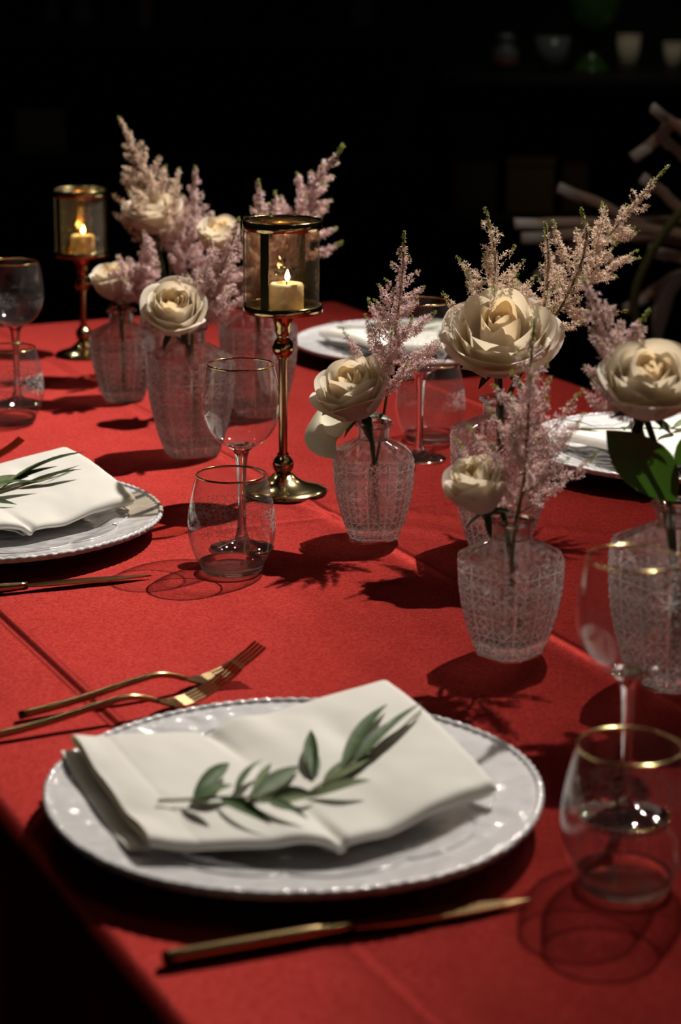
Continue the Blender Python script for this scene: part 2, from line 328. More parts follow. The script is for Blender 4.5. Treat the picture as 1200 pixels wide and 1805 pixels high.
tc = put('tablecloth', mesh('tablecloth', V, F, M['cloth']))
tc.location = (OX, OY, T); tc.rotation_euler = (0, 0, TH)
tag(tc, 'deep red satin tablecloth with pressed fold lines, covering the long banquet table', 'tablecloth')

# ------------------------------------------------------------------ plates
def plate_parts():
    R = 0.1668
    prof = [(0.0, 0.008), (0.06, 0.008), (0.098, 0.0085), (0.108, 0.0105), (0.118, 0.0150), (0.126, 0.0168), (0.142, 0.0190), (0.158, 0.0212), (0.1645, 0.0224), (0.1668, 0.0215), (0.1662, 0.0185), (0.150, 0.0150), (0.118, 0.0095), (0.10, 0.003), (0.095, 0.0005), (0.085, 0.0005), (0.08, 0.003), (0.0, 0.003)]
    n = 288; V, F = [], []
    for i, (r, z) in enumerate(prof):
        for k in range(n):
            a = 2 * PI * k / n; rr, zz = r, z
            if r > 0.13: rr *= 1 + 0.006 * math.sin(a * 5 + 1) * (r / R) ** 4
            if 8 <= i <= 10: rr += 0.0010 * abs(math.sin(a * 36))
            V.append((rr * math.cos(a), rr * math.sin(a), zz))
    for i in range(len(prof) - 1):
        for k in range(n): k2 = (k + 1) % n; F.append((i * n + k, i * n + k2, i * n + n + k2, i * n + n + k))
    body = mesh('plate_body', V, F, M['plate'])
    V, F = [], []                                       # beaded lip: one continuous knobbly rope
    N, m_ = 432, 8
    for i in range(N):
        a = 2 * PI * i / N; rr = 0.0024 * (0.75 + 0.45 * abs(math.sin(a * 54))); Rm = 0.1660 * (1 + 0.006 * math.sin(a * 5 + 1))
        for j in range(m_):
            b_ = 2 * PI * j / m_; V.append(((Rm + rr * math.cos(b_)) * math.cos(a), (Rm + rr * math.cos(b_)) * math.sin(a), 0.0222 + rr * math.sin(b_)))
    for i in range(N):
        for j in range(m_): i2, j2 = (i + 1) % N, (j + 1) % m_; F.append((i * m_ + j, i2 * m_ + j, i2 * m_ + j2, i * m_ + j2))
    bead = mesh('beaded_rim', V, F, M['plate'])
    V, F = [], []                                       # embossed scalloped line on the rim
    N = 360
    for i in range(N):
        a = 2 * PI * i / N; sc = abs(math.sin(a * 5)) ** 0.5
        r0 = 0.1235 + 0.0115 * sc; zz = 0.0148 + (r0 - 0.1176) * 0.16
        for j in range(6):
            b_ = 2 * PI * j / 6; V.append(((r0 + 0.0011 * math.cos(b_)) * math.cos(a), (r0 + 0.0011 * math.cos(b_)) * math.sin(a), zz + 0.0012 * math.sin(b_) + 0.0006))
    for i in range(N):
        for j in range(6): i2, j2 = (i + 1) % N, (j + 1) % 6; F.append((i * 6 + j, i2 * 6 + j, i2 * 6 + j2, i * 6 + j2))
    return body, bead, mesh('scalloped_ridge', V, F, M['plate'])
pbody, pbead, pridge = plate_parts()
def make_plate(label, x, y, rz):
    t = thing('charger_plate', label, 'plate', (x, y, T), rz, 'white beaded charger plates')
    put('plate_body', pbody, t); put('beaded_rim', pbead, t); put('scalloped_ridge', pridge, t); return t

# napkin: a folded cloth, open on the side towards the diner
def napkin_parts():
    A, B, Cc, D, E_, Fq = [Vector(p) for p in ((-0.1556, 0.0791, 0.036), (-0.064, 0.1037, 0.031), (0.0677, 0.1729, 0.047), (0.1377, 0.0, 0.036), (0.035, -0.0756, 0.027), (-0.0846, -0.0952, 0.032))]
    def edges(s):
        if s < 0.42: q = s / 0.42; return A.lerp(B, q), Fq.lerp(E_, q)
        q = (s - 0.42) / 0.58; return B.lerp(Cc, q), E_.lerp(D, q)
    NS, NT = 96, 56
    def top(s, t):                                       # t 0 back .. 1 front
        b_, f_ = edges(s); p = b_.lerp(f_, t)
        z = p.z + 0.004 * math.sin(PI * t) * (0.4 + 0.6 * s)
        z -= 0.0045 * gauss(s - 0.42, 0.020) * gauss(t, 0.22) - 0.0045 * gauss(s - 0.52, 0.06) * gauss(t - 0.02, 0.26)      # pinch at the back kink
        z -= 0.0050 * gauss(s - 0.42, 0.016) * gauss(t - 1, 0.16) - 0.0035 * gauss(s - 0.34, 0.05) * gauss(t - 1, 0.2)        # pinch at the front kink
        z -= 0.0045 * gauss(s - 0.60, 0.11) * gauss(t - 1.02, 0.24)
        z -= 0.0030 * gauss(s - 0.72, 0.05) * gauss(t - 0.35, 0.2)
        z += 0.0014 * noise.noise(Vector((s * 4.5, t * 3.0, 1.7))) + 0.0005 * noise.noise(Vector((s * 14, t * 9, 5)))
        z -= 0.0007 * gauss(s - 0.105, 0.006)                                                   # stitched hem line
        z += 0.0026 * gauss(s, 0.05) * (math.sin(t * 8.0 + 0.4) + 0.6 * math.sin(t * 15))        # wavy open edge
        return Vector((p.x, p.y, z))
    def floor_z(p):                                      # the plate's own surface
        r = math.hypot(p.x - 0.002, p.y - 0.020)
        return 0.0095 if r < 0.1 else 0.0095 + (min(r, 0.168) - 0.1) * 0.235
    n2 = 2 * NT
    V, F = [], []
    for i in range(NS + 1):
        s = i / NS
        for k in range(n2):                              # closed loop: over the top, back underneath
            up = k <= NT; t = k / NT if up else 2 - k / NT
            p = top(s, t); e = min(t, 1 - t); roll = min(e / 0.035, 1.0)
            endr = 1.0 if s < 0.975 else math.sqrt(max(1 - ((s - 0.975) / 0.025) ** 2, 0.0))
            th = min(0.0075 + 0.004 * gauss(s - 0.95, 0.2), max(p.z - floor_z(p) - 0.001, 0.002)); zc = p.z - th * 0.5
            V.append((p.x, p.y, zc + (th if up else -th) * 0.5 * math.sqrt(1 - (1 - roll) ** 2) * endr))
    for i in range(NS):
        for k in range(n2): k2 = (k + 1) % n2; F.append((i * n2 + k, (i + 1) * n2 + k, (i + 1) * n2 + k2, i * n2 + k2))
    outer = mesh('outer_fold', V, F, M['napkin'])
    V, F = [], []                                        # inner leaf, seen from the open side
    for i in range(25):
        for k in range(NT + 1):
            s, t = 0.012 + 0.45 * i / 24, 0.03 + 0.94 * k / NT; p = top(s, t)
            V.append((p.x, p.y, p.z - 0.0035 + 0.0008 * gauss(s, 0.05) * math.sin(t * 13)))
    for i in range(24):
        for k in range(NT): a = i * (NT + 1) + k; F.append((a, a + NT + 1, a + NT + 2, a + 1))
    inner = mesh('inner_fold', V, F, M['napkin'])
    V, F = [], []                                        # lower folded half, resting in the plate and peeping out at the left
    for i in range(49):
        s = -0.045 + 0.96 * i / 48
        for k in range(n2):
            up = k <= NT; t = k / NT if up else 2 - k / NT; tt = 0.03 + 0.90 * t
            p = top(max(s, 0), tt); q = p + (A - B) * (max(-s, 0) * 2.2); e = min(t, 1 - t); roll = min(e / 0.05, 1); zf = floor_z(q) + 0.0004
            zt = max(zf + 0.002, p.z - 0.0095 - 0.0035 * gauss(s, 0.12)); h_ = min(1, e / 0.3); h_ = h_ * h_ * (3 - 2 * h_) * min(1, (s + 0.045) / 0.15, max((0.915 - s) / 0.15, 0))
            zb = max(zf, zt - 0.0026) * (1 - h_) + zf * h_; zc, hh = (zt + zb) / 2, (zt - zb) / 2
            V.append((q.x, q.y, zc + (hh if up else -hh) * math.sqrt(1 - (1 - roll) ** 2)))
    for i in range(48):
        for k in range(n2): k2 = (k + 1) % n2; F.append((i * n2 + k, (i + 1) * n2 + k, (i + 1) * n2 + k2, i * n2 + k2))
    F.append(tuple(range(n2))[::-1]); F.append(tuple(48 * n2 + k for k in range(n2)))
    return outer, inner, mesh('lower_fold', V, F, M['napkin']), top
nout, ninn, nlow, ntop = napkin_parts()
def make_napkin(label, x, y, rz):
    t = thing('folded_napkin', label, 'napkin', (x, y, T), rz, 'folded ivory napkins')
    for nm, me in (('outer_fold', nout), ('inner_fold', ninn), ('lower_fold', nlow)): put(nm, me, t)
    return t

def napkin_z(x, y):
    best = 9; z = 0.05
    for i in range(0, 41):
        for k in range(0, 21):
            p = ntop(i / 40, k / 20); d = (p.x - x) ** 2 + (p.y - y) ** 2
            if d < best: best, z = d, p.z
    return z
def leaf_mesh(L_, W, bend, fold, m_, name='leaf', tipw=1.0):
    """a leaf along +x with a keel and a bend"""
    V, F = [], []; N = 10
    for i in range(N + 1):
        t = i / N; w_ = W * (math.sin(PI * min(t ** 0.85, 1)) ** 0.9) + 0.0003 * (1 - t); z = bend * L_ * math.sin(PI * t * 0.9)
        for s in (-1, -0.5, 0, 0.5, 1): V.append((L_ * t, s * w_ / 2, z + fold * abs(s) * w_))
    for i in range(N):
        for k in range(4): a = i * 5 + k; F.append((a, a + 1, a + 6, a + 5))
    return mesh(name, V, F, m_)
def aim_x(p, q, roll=0.0):
    d = Vector(q) - Vector(p); m_ = d.to_track_quat('X', 'Z').to_matrix().to_4x4() @ Matrix.Rotation(roll, 4, 'X'); m_.translation = Vector(p); return m_

ST = [(-0.0848, -0.0385), (-0.0621, -0.0382), (-0.0405, -0.0323), (-0.0186, -0.0263), (0.0034, -0.0203), (0.0181, -0.0046), (0.033, 0.0093), (0.0523, 0.0349), (0.0722, 0.0635), (0.0904, 0.0999)]
LV = [(-0.0641, -0.0354, -0.042, 0.0179), (-0.0639, -0.0382, -0.0365, -0.0223), (-0.037, -0.0132, -0.0185, 0.0212), (-0.026, -0.0255, -0.0136, 0.0234), (-0.0243, -0.0235, 0.0055, 0.0236), (-0.0033, 0.0238, 0.0125, 0.0656), (-0.0055, 0.034, 0.0136, 0.0444), (-0.0126, -0.0393, 0.0175, -0.0225), (-0.0181, -0.0394, 0.0134, -0.0642), (-0.042, -0.0379, -0.0097, -0.0717), (-0.0672, -0.0438, -0.0451, -0.0596), (0.0199, 0.0013, 0.0561, 0.0347), (0.033, 0.0093, 0.0673, 0.1108), (0.0407, 0.0195, 0.0744, 0.0731), (0.0523, 0.0349, 0.0911, 0.0976), (0.0183, -0.0258, 0.0536, -0.0104)]
LW = [.011, .015, .008, .007, .012, .011, .010, .014, .008, .010, .007, .014, .012, .011, .012, .010]
def make_sprig(label, x, y, rz, stem_xy, leaves, widths, origin=(0, 0)):
    t = thing('olive_sprig', label, 'sprig', (x, y, T), rz, 'olive sprigs on the napkins')
    pts = spline([(a, b_, napkin_z(a, b_) + 0.0028 + 0.002 * math.sin(i * 1.1)) for i, (a, b_) in enumerate(stem_xy)], 4)
    V, F = tube(pts, lambda q: 0.0012 - 0.0006 * q, 6); put('stem', mesh('sprig_stem', V, F, M['stem_pale']), t)
    rnd = random.Random(5)
    for k, (a, b_, c, d) in enumerate(leaves):
        # twig end of each leaf joined to the nearest point of the stem
        near = min(pts, key=lambda q: (q.x - a) ** 2 + (q.y - b_) ** 2)
        p = (near.x * 0.75 + a * 0.25, near.y * 0.75 + b_ * 0.25, near.z); ln = math.hypot(c - p[0], d - p[1])
        lift = 0.002 + 0.008 * rnd.random()
        q = (c, d, napkin_z(c, d) + lift)
        put('leaf', leaf_mesh(math.dist(p, q), widths[k % len(widths)], rnd.uniform(0.02, 0.09), rnd.uniform(0.05, 0.25), M['olive_pale'] if k % 4 == 3 else M['olive']), t, aim_x(p, q, rnd.uniform(-0.5, 0.5)))
    return t

# ------------------------------------------------------------------ cutlery (lies along +x)
def fork_parts():
    hp = spline([(0, 0, 0.0034), (0.045, 0, 0.007), (0.09, 0, 0.0135), (0.112, 0, 0.0160), (0.126, 0, 0.0140), (0.140, 0, 0.0085)], 6)
    V, F = tube(hp, lambda t: 0.0031 - 0.0012 * t, 12, sx=1.25); handle = mesh('handle', V, F, M['gold_cutlery'])
    prof = [(0.137, 0.0095), (0.143, 0.0072), (0.150, 0.0052), (0.158, 0.0048), (0.166, 0.0062)]
    parts = [ribbon(prof, lambda t: 0.004 + 0.0168 * min(1, t * 1.7) ** 0.8, 0.0016)]
    tp = [(0.1655, 0.0061), (0.176, 0.0092), (0.188, 0.0142), (0.199, 0.0205), (0.207, 0.0262)]
    for k in range(4): parts.append(ribbon(tp, lambda t: 0.0037 - 0.0017 * t, 0.0015, off=(k - 1.5) * 0.00565))
    V, F = join(*parts); return handle, mesh('head', V, F, M['gold_cutlery'], False)
fh, fhead = fork_parts()
def make_fork(label, x, y, rz):
    t = thing('dinner_fork', label, 'fork', (x, y, T), rz, 'gold forks'); put('handle', fh, t); put('head', fhead, t); return t
def knife_parts():
    V, F = tube([(0.118 * i / 20, 0, 0.0046) for i in range(21)], lambda t: 0.0046 * (0.75 + 0.25 * min(1, (1 - t) * 4)) if t > 0.02 else 0.0040, 14, sx=1.15)
    handle = mesh('handle', V, F, M['gold_cutlery'])
    pr = [(0.116 + 0.119 * i / 16, 0.0044 - 0.002 * i / 16) for i in range(17)]
    V, F = ribbon(pr, lambda t: 0.0065 + 0.0065 * math.sin(min(t * 3, 1) * PI / 2) - 0.0125 * max(0, (t - 0.55) / 0.45) ** 1.8, 0.0014, off=lambda t: -0.004 * max(0, t - 0.5))
    return handle, mesh('blade', V, F, M['gold_cutlery'], False)
kh, kb = knife_parts()
def make_knife(label, x, y, rz):
    t = thing('dinner_knife', label, 'knife', (x, y, T), rz, 'gold dinner knives'); put('handle', kh, t); put('blade', kb, t); return t

P1 = (OX - 0.001, OY - 0.003); P2 = (-0.346, 2.015); P3 = (0.376, 2.33); P4 = (0.101, 2.965)
DP = (0.002, 0.020)                       # the napkin lies a little towards the diner on each plate
make_plate('large white charger plate with beaded rim nearest the viewer', P1[0] + DP[0], P1[1] + DP[1], 0.3)
make_plate('white charger plate cut off by the left picture edge, under a folded napkin', *P2, 1.1)
make_plate('white charger plate at the far right, behind the upright rose', *P3, 2.0)
make_plate('farthest white charger plate, behind the tall brass candle holder', *P4, 0.7)
make_napkin('folded ivory napkin on the nearest plate, open hem to the left', P1[0], P1[1], 0)
make_napkin('folded ivory napkin on the plate at the left edge', P2[0] + 0.004, P2[1] + 0.010, 0.12)
make_napkin('folded ivory napkin on the far right plate behind the roses', P3[0] + DP[0], P3[1] + DP[1], PI + 0.1)
make_napkin('folded ivory napkin on the farthest plate, beside the candle holder', P4[0] + DP[0], P4[1] + DP[1], PI + 0.05)
make_sprig('long leafy olive sprig laid across the nearest napkin', P1[0], P1[1], 0, ST, LV, LW)
S2 = [(-0.11, 0.0), (-0.06, 0.005), (-0.01, 0.02), (0.03, 0.04), (0.06, 0.06), (0.075, 0.075)]
L2 = [(-0.07, 0.0, -0.02, 0.045), (-0.03, 0.01, 0.045, 0.02), (0.0, 0.02, 0.09, 0.095), (-0.01, 0.02, 0.06, 0.075), (-0.05, 0.0, 0.02, -0.02), (0.02, 0.03, 0.085, 0.05), (-0.09, 0.0, -0.05, -0.03), (-0.02, 0.015, 0.03, 0.06), (-0.08, 0.0, -0.09, 0.04)]
make_sprig('olive sprig with long narrow leaves on the left-edge napkin', P2[0] + 0.004, P2[1] + 0.010, 0.12, S2, L2, [.012, .013, .016, .012, .011])
S3 = [(0.11, 0.02), (0.06, 0.015), (0.01, 0.0), (-0.04, 0.01), (-0.07, 0.03)]
L3 = [(0.05, 0.015, 0.07, 0.07), (0.04, 0.01, 0.03, -0.05), (0.0, 0.0, 0.03, 0.06), (0.0, 0.0, -0.05, -0.045), (-0.04, 0.01, -0.04, 0.07), (-0.05, 0.02, -0.11, 0.06), (0.09, 0.02, 0.12, -0.03)]
make_sprig('olive sprig on the far right napkin, behind the pink astilbe', P3[0] + DP[0], P3[1] + DP[1], PI + 0.1, S3, L3, [.013, .011, .012])
make_sprig('small olive sprig with spread leaves on the farthest napkin', P4[0] + DP[0], P4[1] + DP[1], PI + 0.05, S3, L3, [.014, .012, .013])

make_fork('gold dinner fork behind the nearest plate, tines in full view', -0.243, 1.500, math.radians(30))
make_fork('gold fork half hidden by the nearest plate, below the other fork', -0.262, 1.452, math.radians(28.5))
make_fork('gold fork above the left-edge plate, only its tines in the picture', -0.545, 2.225, math.radians(28))
make_knife('gold dinner knife in front of the nearest plate', -0.101, 1.104, math.radians(21.5))
make_knife('gold dinner knife in front of the left-edge plate', -0.395, 1.786, math.radians(21.5))
make_knife('gold knife lying left of the far right plate', 0.372, 2.558, math.radians(206))

# ------------------------------------------------------------------ glasses
def tumbler_parts():
    prof = [(0.0302, 0.0085), (0.0345, 0.0140), (0.0385, 0.0235), (0.0408, 0.034), (0.0414, 0.043), (0.0409, 0.053), (0.0395, 0.063), (0.0372, 0.075), (0.0345, 0.086), (0.0326, 0.0932)]
    sp = spline([(r, 0, z) for r, z in prof], 4); V, F = lathe([(p.x, p.z) for p in sp], 72); bowl = mesh('bowl', V, F, M['tumbler'])
    base = [(0.0, 0.0010), (0.020, 0.0008), (0.0262, 0.0), (0.0285, 0.0010), (0.0298, 0.004), (0.0312, 0.0090), (0.0300, 0.0092), (0.0275, 0.0075), (0.020, 0.0056), (0.010, 0.0048), (0.0, 0.0046)]
    V, F = lathe(base, 72); bs = mesh('thick_base', V, F, M['glass'])
    V, F = torus(0.0325, 0.0007, 0.0930, 72, 8, 1.5); return bowl, bs, mesh('gold_rim', V, F, M['gold'])
tb, tbase, trim_ = tumbler_parts()
def make_tumbler(label, x, y):
    t = thing('water_tumbler', label, 'tumbler', (x, y, T), random.uniform(0, 6), 'gold-rimmed etched tumblers')
    put('bowl', tb, t); put('thick_base', tbase, t); put('gold_rim', trim_, t); return t
def wine_parts():
    prof = [(0.0055, 0.1005), (0.013, 0.1025), (0.0225, 0.108), (0.0300, 0.1165), (0.0350, 0.1275), (0.0372, 0.139), (0.0372, 0.149), (0.0358, 0.162), (0.0336, 0.174), (0.0316, 0.1822)]
    sp = spline([(r, 0, z) for r, z in prof], 4); V, F = lathe([(p.x, p.z) for p in sp], 72); bowl = mesh('bowl', V, F, M['wine'])
    st = [(0.0, 0.1018), (0.006, 0.1022), (0.0125, 0.1038), (0.0132, 0.1024), (0.0085, 0.0985), (0.0060, 0.092), (0.0048, 0.080), (0.0040, 0.060), (0.0038, 0.036), (0.0044, 0.020), (0.0068, 0.011), (0.0072, 0.0095)]
    V, F = lathe(st + [(0.0, 0.0092)], 40); stem = mesh('stem', V, F, M['glass'])
    ft = [(0.0, 0.0093), (0.0075, 0.0090), (0.015, 0.0058), (0.024, 0.0034), (0.0302, 0.0022), (0.0310, 0.0012), (0.0302, 0.0003), (0.02, 0.0006), (0.0, 0.0012)]
    V, F = lathe(ft, 72); foot = mesh('foot', V, F, M['glass'])
    V, F = torus(0.0315, 0.00062, 0.1822, 72, 8, 1.6); rim = mesh('gold_rim', V, F, M['gold'])
    V, F = torus(0.0309, 0.00045, 0.0013, 72, 6, 1.0); return bowl, stem, foot, rim, mesh('gold_foot_line', V, F, M['gold'])
wp = wine_parts()
def make_wine(label, x, y):
    t = thing('wine_glass', label, 'wine glass', (x, y, T), random.uniform(0, 6), 'gold-rimmed wine glasses')
    for nm, me in zip(('bowl', 'stem', 'foot', 'gold_rim', 'gold_foot_line'), wp): put(nm, me, t)
    return t
make_tumbler('gold-rimmed tumbler nearest the viewer, at lower right', 0.180, 1.216)
make_tumbler('etched gold-rimmed tumbler in the middle, in front of a wine glass', -0.102, 1.897)
make_tumbler('tumbler at the left picture edge', -0.405, 2.518)
make_tumbler('tumbler behind the middle vase, near the far plates', 0.106, 2.439)
make_wine('wine glass nearest the viewer, at the right edge', 0.194, 1.325)
make_wine('wine glass in the middle beside the tall brass candle holder', -0.096, 1.972)
make_wine('wine glass at the left picture edge, above the tumbler', -0.413, 2.626)
make_wine('wine glass behind the middle rose, half veiled by astilbe', 0.090, 2.345)

# ------------------------------------------------------------------ candle holders
def arc_band(R, r2, z0, z1, a0, a1, n=6):
    V, F = [], []
    for i in range(n + 1):
        a = a0 + (a1 - a0) * i / n
        for r, z in ((R, z0), (r2, z0), (r2, z1), (R, z1)): V.append((r * math.cos(a), r * math.sin(a), z))
    for i in range(n):
        for k in range(4): k2 = (k + 1) % 4; F.append((i * 4 + k, i * 4 + 4 + k, i * 4 + 4 + k2, i * 4 + k2))
    F += [(0, 1, 2, 3), tuple(n * 4 + k for k in (3, 2, 1, 0))]
    return V, F
M['amber'] = thin_glass('amber_tinted_glass', tint=(0.90, 0.70, 0.36), edge=0.75, base=0.10, veil=0.05, wavy=0.5)
def candle_holder(label, x, y, h0, R, hc, rb, rz, straps, candle_label, cand_off, ch, cr, cup_mat='smoke'):
    """h0: height of the cup floor, R cup radius, hc cup height"""
    t = thing('candle_holder', label, 'candle holder', (x, y, T), rz, 'brass candle holders')
    V, F = lathe([(0, 0.0), (rb, 0.0), (rb * 1.01, 0.0015), (rb * 0.98, 0.0035), (rb * 0.80, 0.0060), (rb * 0.52, 0.0095), (rb * 0.33, 0.0150), (rb * 0.22, 0.0200), (0.0070, 0.0210), (0, 0.0212)], 64); put('base', mesh('base', V, F, M['brass']), t)
    def knob(z, r): return [(0.0062, z - r * 1.05)] + [(max(r * math.sin(a), 0.0062), z - r * math.cos(a)) for a in [0.35 + (PI - 0.7) * k / 12 for k in range(13)]] + [(0.0062, z + r * 1.05)]
    zk = h0 - 0.040
    V, F = lathe([(0.0046, 0.02)] + [(0.0046, 0.02 + (h0 - 0.02) * k / 10) for k in range(1, 11)], 32); put('pole', mesh('pole', V, F, M['brass']), t)
    V, F = lathe(knob(0.0300, 0.0115), 40); put('lower_knob', mesh('lower_knob', V, F, M['brass']), t)
    V, F = lathe(knob(zk, 0.0118) + [(0.0065, zk + 0.013), (0.0088, zk + 0.018), (0.0082, zk + 0.022), (0.0118, zk + 0.032), (0.0175, zk + 0.0395), (0.0, zk + 0.0395)], 40); put('upper_knob', mesh('upper_knob', V, F, M['brass']), t)
    V, F = lathe([(0, h0 - 0.002), (R - 0.001, h0 - 0.002), (R - 0.001, h0 + 0.0015), (0, h0 + 0.0015)], 64); put('tray', mesh('tray', V, F, M['brass'], False), t)
    for nm, z0, z1 in (('bottom_band', h0 - 0.002, h0 + 0.0065), ('top_band', h0 + hc - 0.0105, h0 + hc)):
        V, F = lathe([(R, z0), (R + 0.0013, z0 + 0.0006), (R + 0.0013, z1 - 0.0006), (R, z1), (R - 0.001, z1 - 0.0004), (R - 0.001, z0 + 0.0004), (R, z0)], 72); put(nm, mesh(nm, V, F, M['brass']), t)
    V, F = lathe([(R - 0.0025, h0 + 0.0016), (R - 0.0022, h0 + hc * 0.5), (R - 0.0025, h0 + hc - 0.002)], 96); put('glass_cylinder', mesh('glass_cylinder', V, F, M[cup_mat]), t)
    for a in straps:
        V, F = arc_band(R + 0.0006, R - 0.0006, h0 + 0.004, h0 + hc - 0.006, a - 0.115, a + 0.115); put('strap', mesh('strap', V, F, M['strap'], False), t)
    c = thing('pillar_candle', candle_label, 'candle', (x + cand_off[0], y + cand_off[1], T + h0 + 0.0016), 0, 'candles in the holders')
    V, F = lathe([(0, 0), (cr, 0), (cr, ch - 0.003), (cr - 0.0012, ch - 0.0006), (cr - 0.004, ch), (cr * 0.55, ch - 0.0028), (0.003, ch - 0.0035), (0, ch - 0.0035)], 48); put('wax', mesh('wax', V, F, M['wax']), c)
    V, F = tube([(0, 0, ch - 0.004), (0.0004, 0, ch + 0.002), (0.0012, 0, ch + 0.006)], 0.0007, 6); put('wick', mesh('wick', V, F, M['wick']), c)
    V, F = lathe([(0.0002, 0), (0.0018, 0.0016), (0.0026, 0.0042), (0.0022, 0.0072), (0.0011, 0.0100), (0.0001, 0.0125)], 16); put('flame', mesh('flame', V, F, M['flame']), c, Matrix.Translation((0.001, 0, ch + 0.0015)))
candle_holder('tall brass candle holder with smoked glass cup in the middle of the table', -0.062, 2.192, 0.1975, 0.0408, 0.0955, 0.0475, 0, (-2.02, 1.1, 0.05 + PI), 'lit ivory candle in the tall middle holder', (0.004, -0.004), 0.028, 0.0180)
candle_holder('brass candle holder with amber glass cup at the far left end', -0.368, 2.960, 0.1440, 0.0385, 0.0925, 0.0405, 0.5, (1.2, 3.4, 5.5), 'lit candle in the far left amber holder', (0.002, 0.0), 0.026, 0.0165, 'amber')

# ------------------------------------------------------------------ crystal vases
def vase_parts(ap, ac, H, hs, wl):
    """ap: half width across the faces at the shoulder, ac: across the cut corners; hs: shoulder height; wl: water level"""
    pr = [(0, 0.60), (0.003, 0.635), (0.010, 0.71), (0.020, 0.79), (0.032, 0.87), (0.045, 0.935), (0.058, 0.975), (0.070, 0.995), (0.0795, 1.0), (0.0835, 0.985), (0.0862, 0.955)]
    pr = [(z * hs / 0.0835, s) for z, s in pr]; k = ap / 0.0388
    rn = 0.0155 * k ** 0.5; NA, tiles = 192, 12
    def sect(a):
        q = (a + PI / 4) % (PI / 2) - PI / 4; c = a % (PI / 2) - PI / 4
        return min(ap / math.cos(q), ac / math.cos(c) if abs(c) < 1 else 9)
    def groove(u, v):
        u, v = (u % 1) * 2 - 1, (v % 1) * 2 - 1; r = math.hypot(u, v); d = 9
        ang = math.atan2(v, u); st = PI / 8; da = abs((ang + st / 2) % st - st / 2)
        if r < 0.92: d = min(d, r * math.sin(da) + 0.03)
        d = min(d, abs(abs(u) + abs(v) - 1.0) * 0.7, (1 - abs(u)) * 0.9, (1 - abs(v)) * 0.9)
        return max(0.0, 1 - d / 0.15)
    zs = [pr[0][0]]
    V, F, rings, FM = [], [], [], []
    def sc_at(z):
        for (z0, s0), (z1, s1) in zip(pr, pr[1:]):
            if z0 <= z <= z1: return s0 + (s1 - s0) * (z - z0) / (z1 - z0)
        return pr[-1][1]
    NZ = 84; zt = pr[-1][0]
    for i in range(NZ + 1):
        z = zt * i / NZ; s = sc_at(z); row = []
        for j in range(NA):
            a = 2 * PI * j / NA; r = sect(a) * s
            if 0.004 < z < zt - 0.004: r -= 0.0013 * groove(a / (2 * PI) * tiles + 0.5, (z - 0.003) / (0.0178 * k))
            row.append((r * math.cos(a), r * math.sin(a), z))
        rings.append(row)
    nrel = len(rings); zsh = zt
    for q in range(1, 7):                                        # plain sloping shoulder up to the round neck
        f = q / 6; z = zsh + (H - 0.018 - zsh) * f; row = []
        for j in range(NA):
            a = 2 * PI * j / NA; r = (sect(a) * pr[-1][1]) * (1 - f) ** 0.9 + rn * (1 - (1 - f) ** 0.9); row.append((r * math.cos(a), r * math.sin(a), z))
        rings.append(row)
    for r, z in ((rn, H - 0.012), (rn, H - 0.0062), (rn + 0.0028, H - 0.0045), (rn + 0.0042, H - 0.002), (rn + 0.0030, H), (rn - 0.0016, H - 0.0008), (rn - 0.0026, H - 0.006), (rn - 0.0026, H - 0.017)):
        rings.append([(r * math.cos(2 * PI * j / NA), r * math.sin(2 * PI * j / NA), z) for j in range(NA)])
    def cav(z, a):                                               # the inner cavity
        r = sect(a) * sc_at(min(z, zt)) * 0.86; f = min(max((z - zsh) / (H - 0.018 - zsh), 0), 1); ri = rn - 0.0026
        return r * (1 - f) + ri * f
    zi = [H - 0.019 - (H - 0.019 - 0.013) * q / 24 for q in range(25)]
    for z in zi: rings.append([(cav(z, 2 * PI * j / NA) * math.cos(2 * PI * j / NA), cav(z, 2 * PI * j / NA) * math.sin(2 * PI * j / NA), z) for j in range(NA)])
    for row in rings: V += row
    for i in range(len(rings) - 1):
        for j in range(NA): j2 = (j + 1) % NA; F.append((i * NA + j, i * NA + j2, i * NA + NA + j2, i * NA + NA + j))
    F.append(tuple(range(NA))[::-1]); F.append(tuple((len(rings) - 1) * NA + j for j in range(NA)))
    for f in F:
        i, j = f[0] // NA, f[0] % NA; deep = 0
        if len(f) == 4 and 1 < i < nrel - 3: deep = groove((j + 0.5) / NA * tiles + 0.5, (zt * (i + 0.5) / NZ - 0.003) / (0.0178 * k)) > 0.55
        FM.append(1 if deep else 0)
    body = mesh('crystal_body', V, F, [M['crystal'], M['cut']], False, FM)
    W, G = [], []; nz = 16; n2 = 64
    for i in range(nz + 1):
        z = 0.0125 + (wl - 0.0125) * i / nz
        for j in range(n2): a = 2 * PI * j / n2; r = cav(z, a) * 1.012; W.append((r * math.cos(a), r * math.sin(a), z))
    for i in range(nz):
        for j in range(n2): j2 = (j + 1) % n2; G.append((i * n2 + j, i * n2 + j2, i * n2 + n2 + j2, i * n2 + n2 + j))
    G.append(tuple(range(n2))[::-1]); G.append(tuple(nz * n2 + j for j in range(n2)))
    return body, mesh('water', W, G, M['water'])
small = vase_parts(0.0388, 0.0440, 0.118, 0.0835, 0.066)
big = vase_parts(0.0465, 0.0525, 0.149, 0.112, 0.082)
def make_vase(label, x, y, rz, kind):
    t = thing('crystal_vase', label, 'vase', (x, y, T), rz, 'cut crystal bud vases'); put('crystal_body', kind[0], t); put('water', kind[1], t); return t
R45 = PI / 4
VS = {1: (0.141, 1.663), 2: (0.032, 2.017), 3: (0.154, 1.985), 4: (0.265, 1.596), 5: (-0.282, 2.661), 6: (-0.173, 2.366), 7: (-0.104, 2.581), 8: (-0.228, 2.80)}
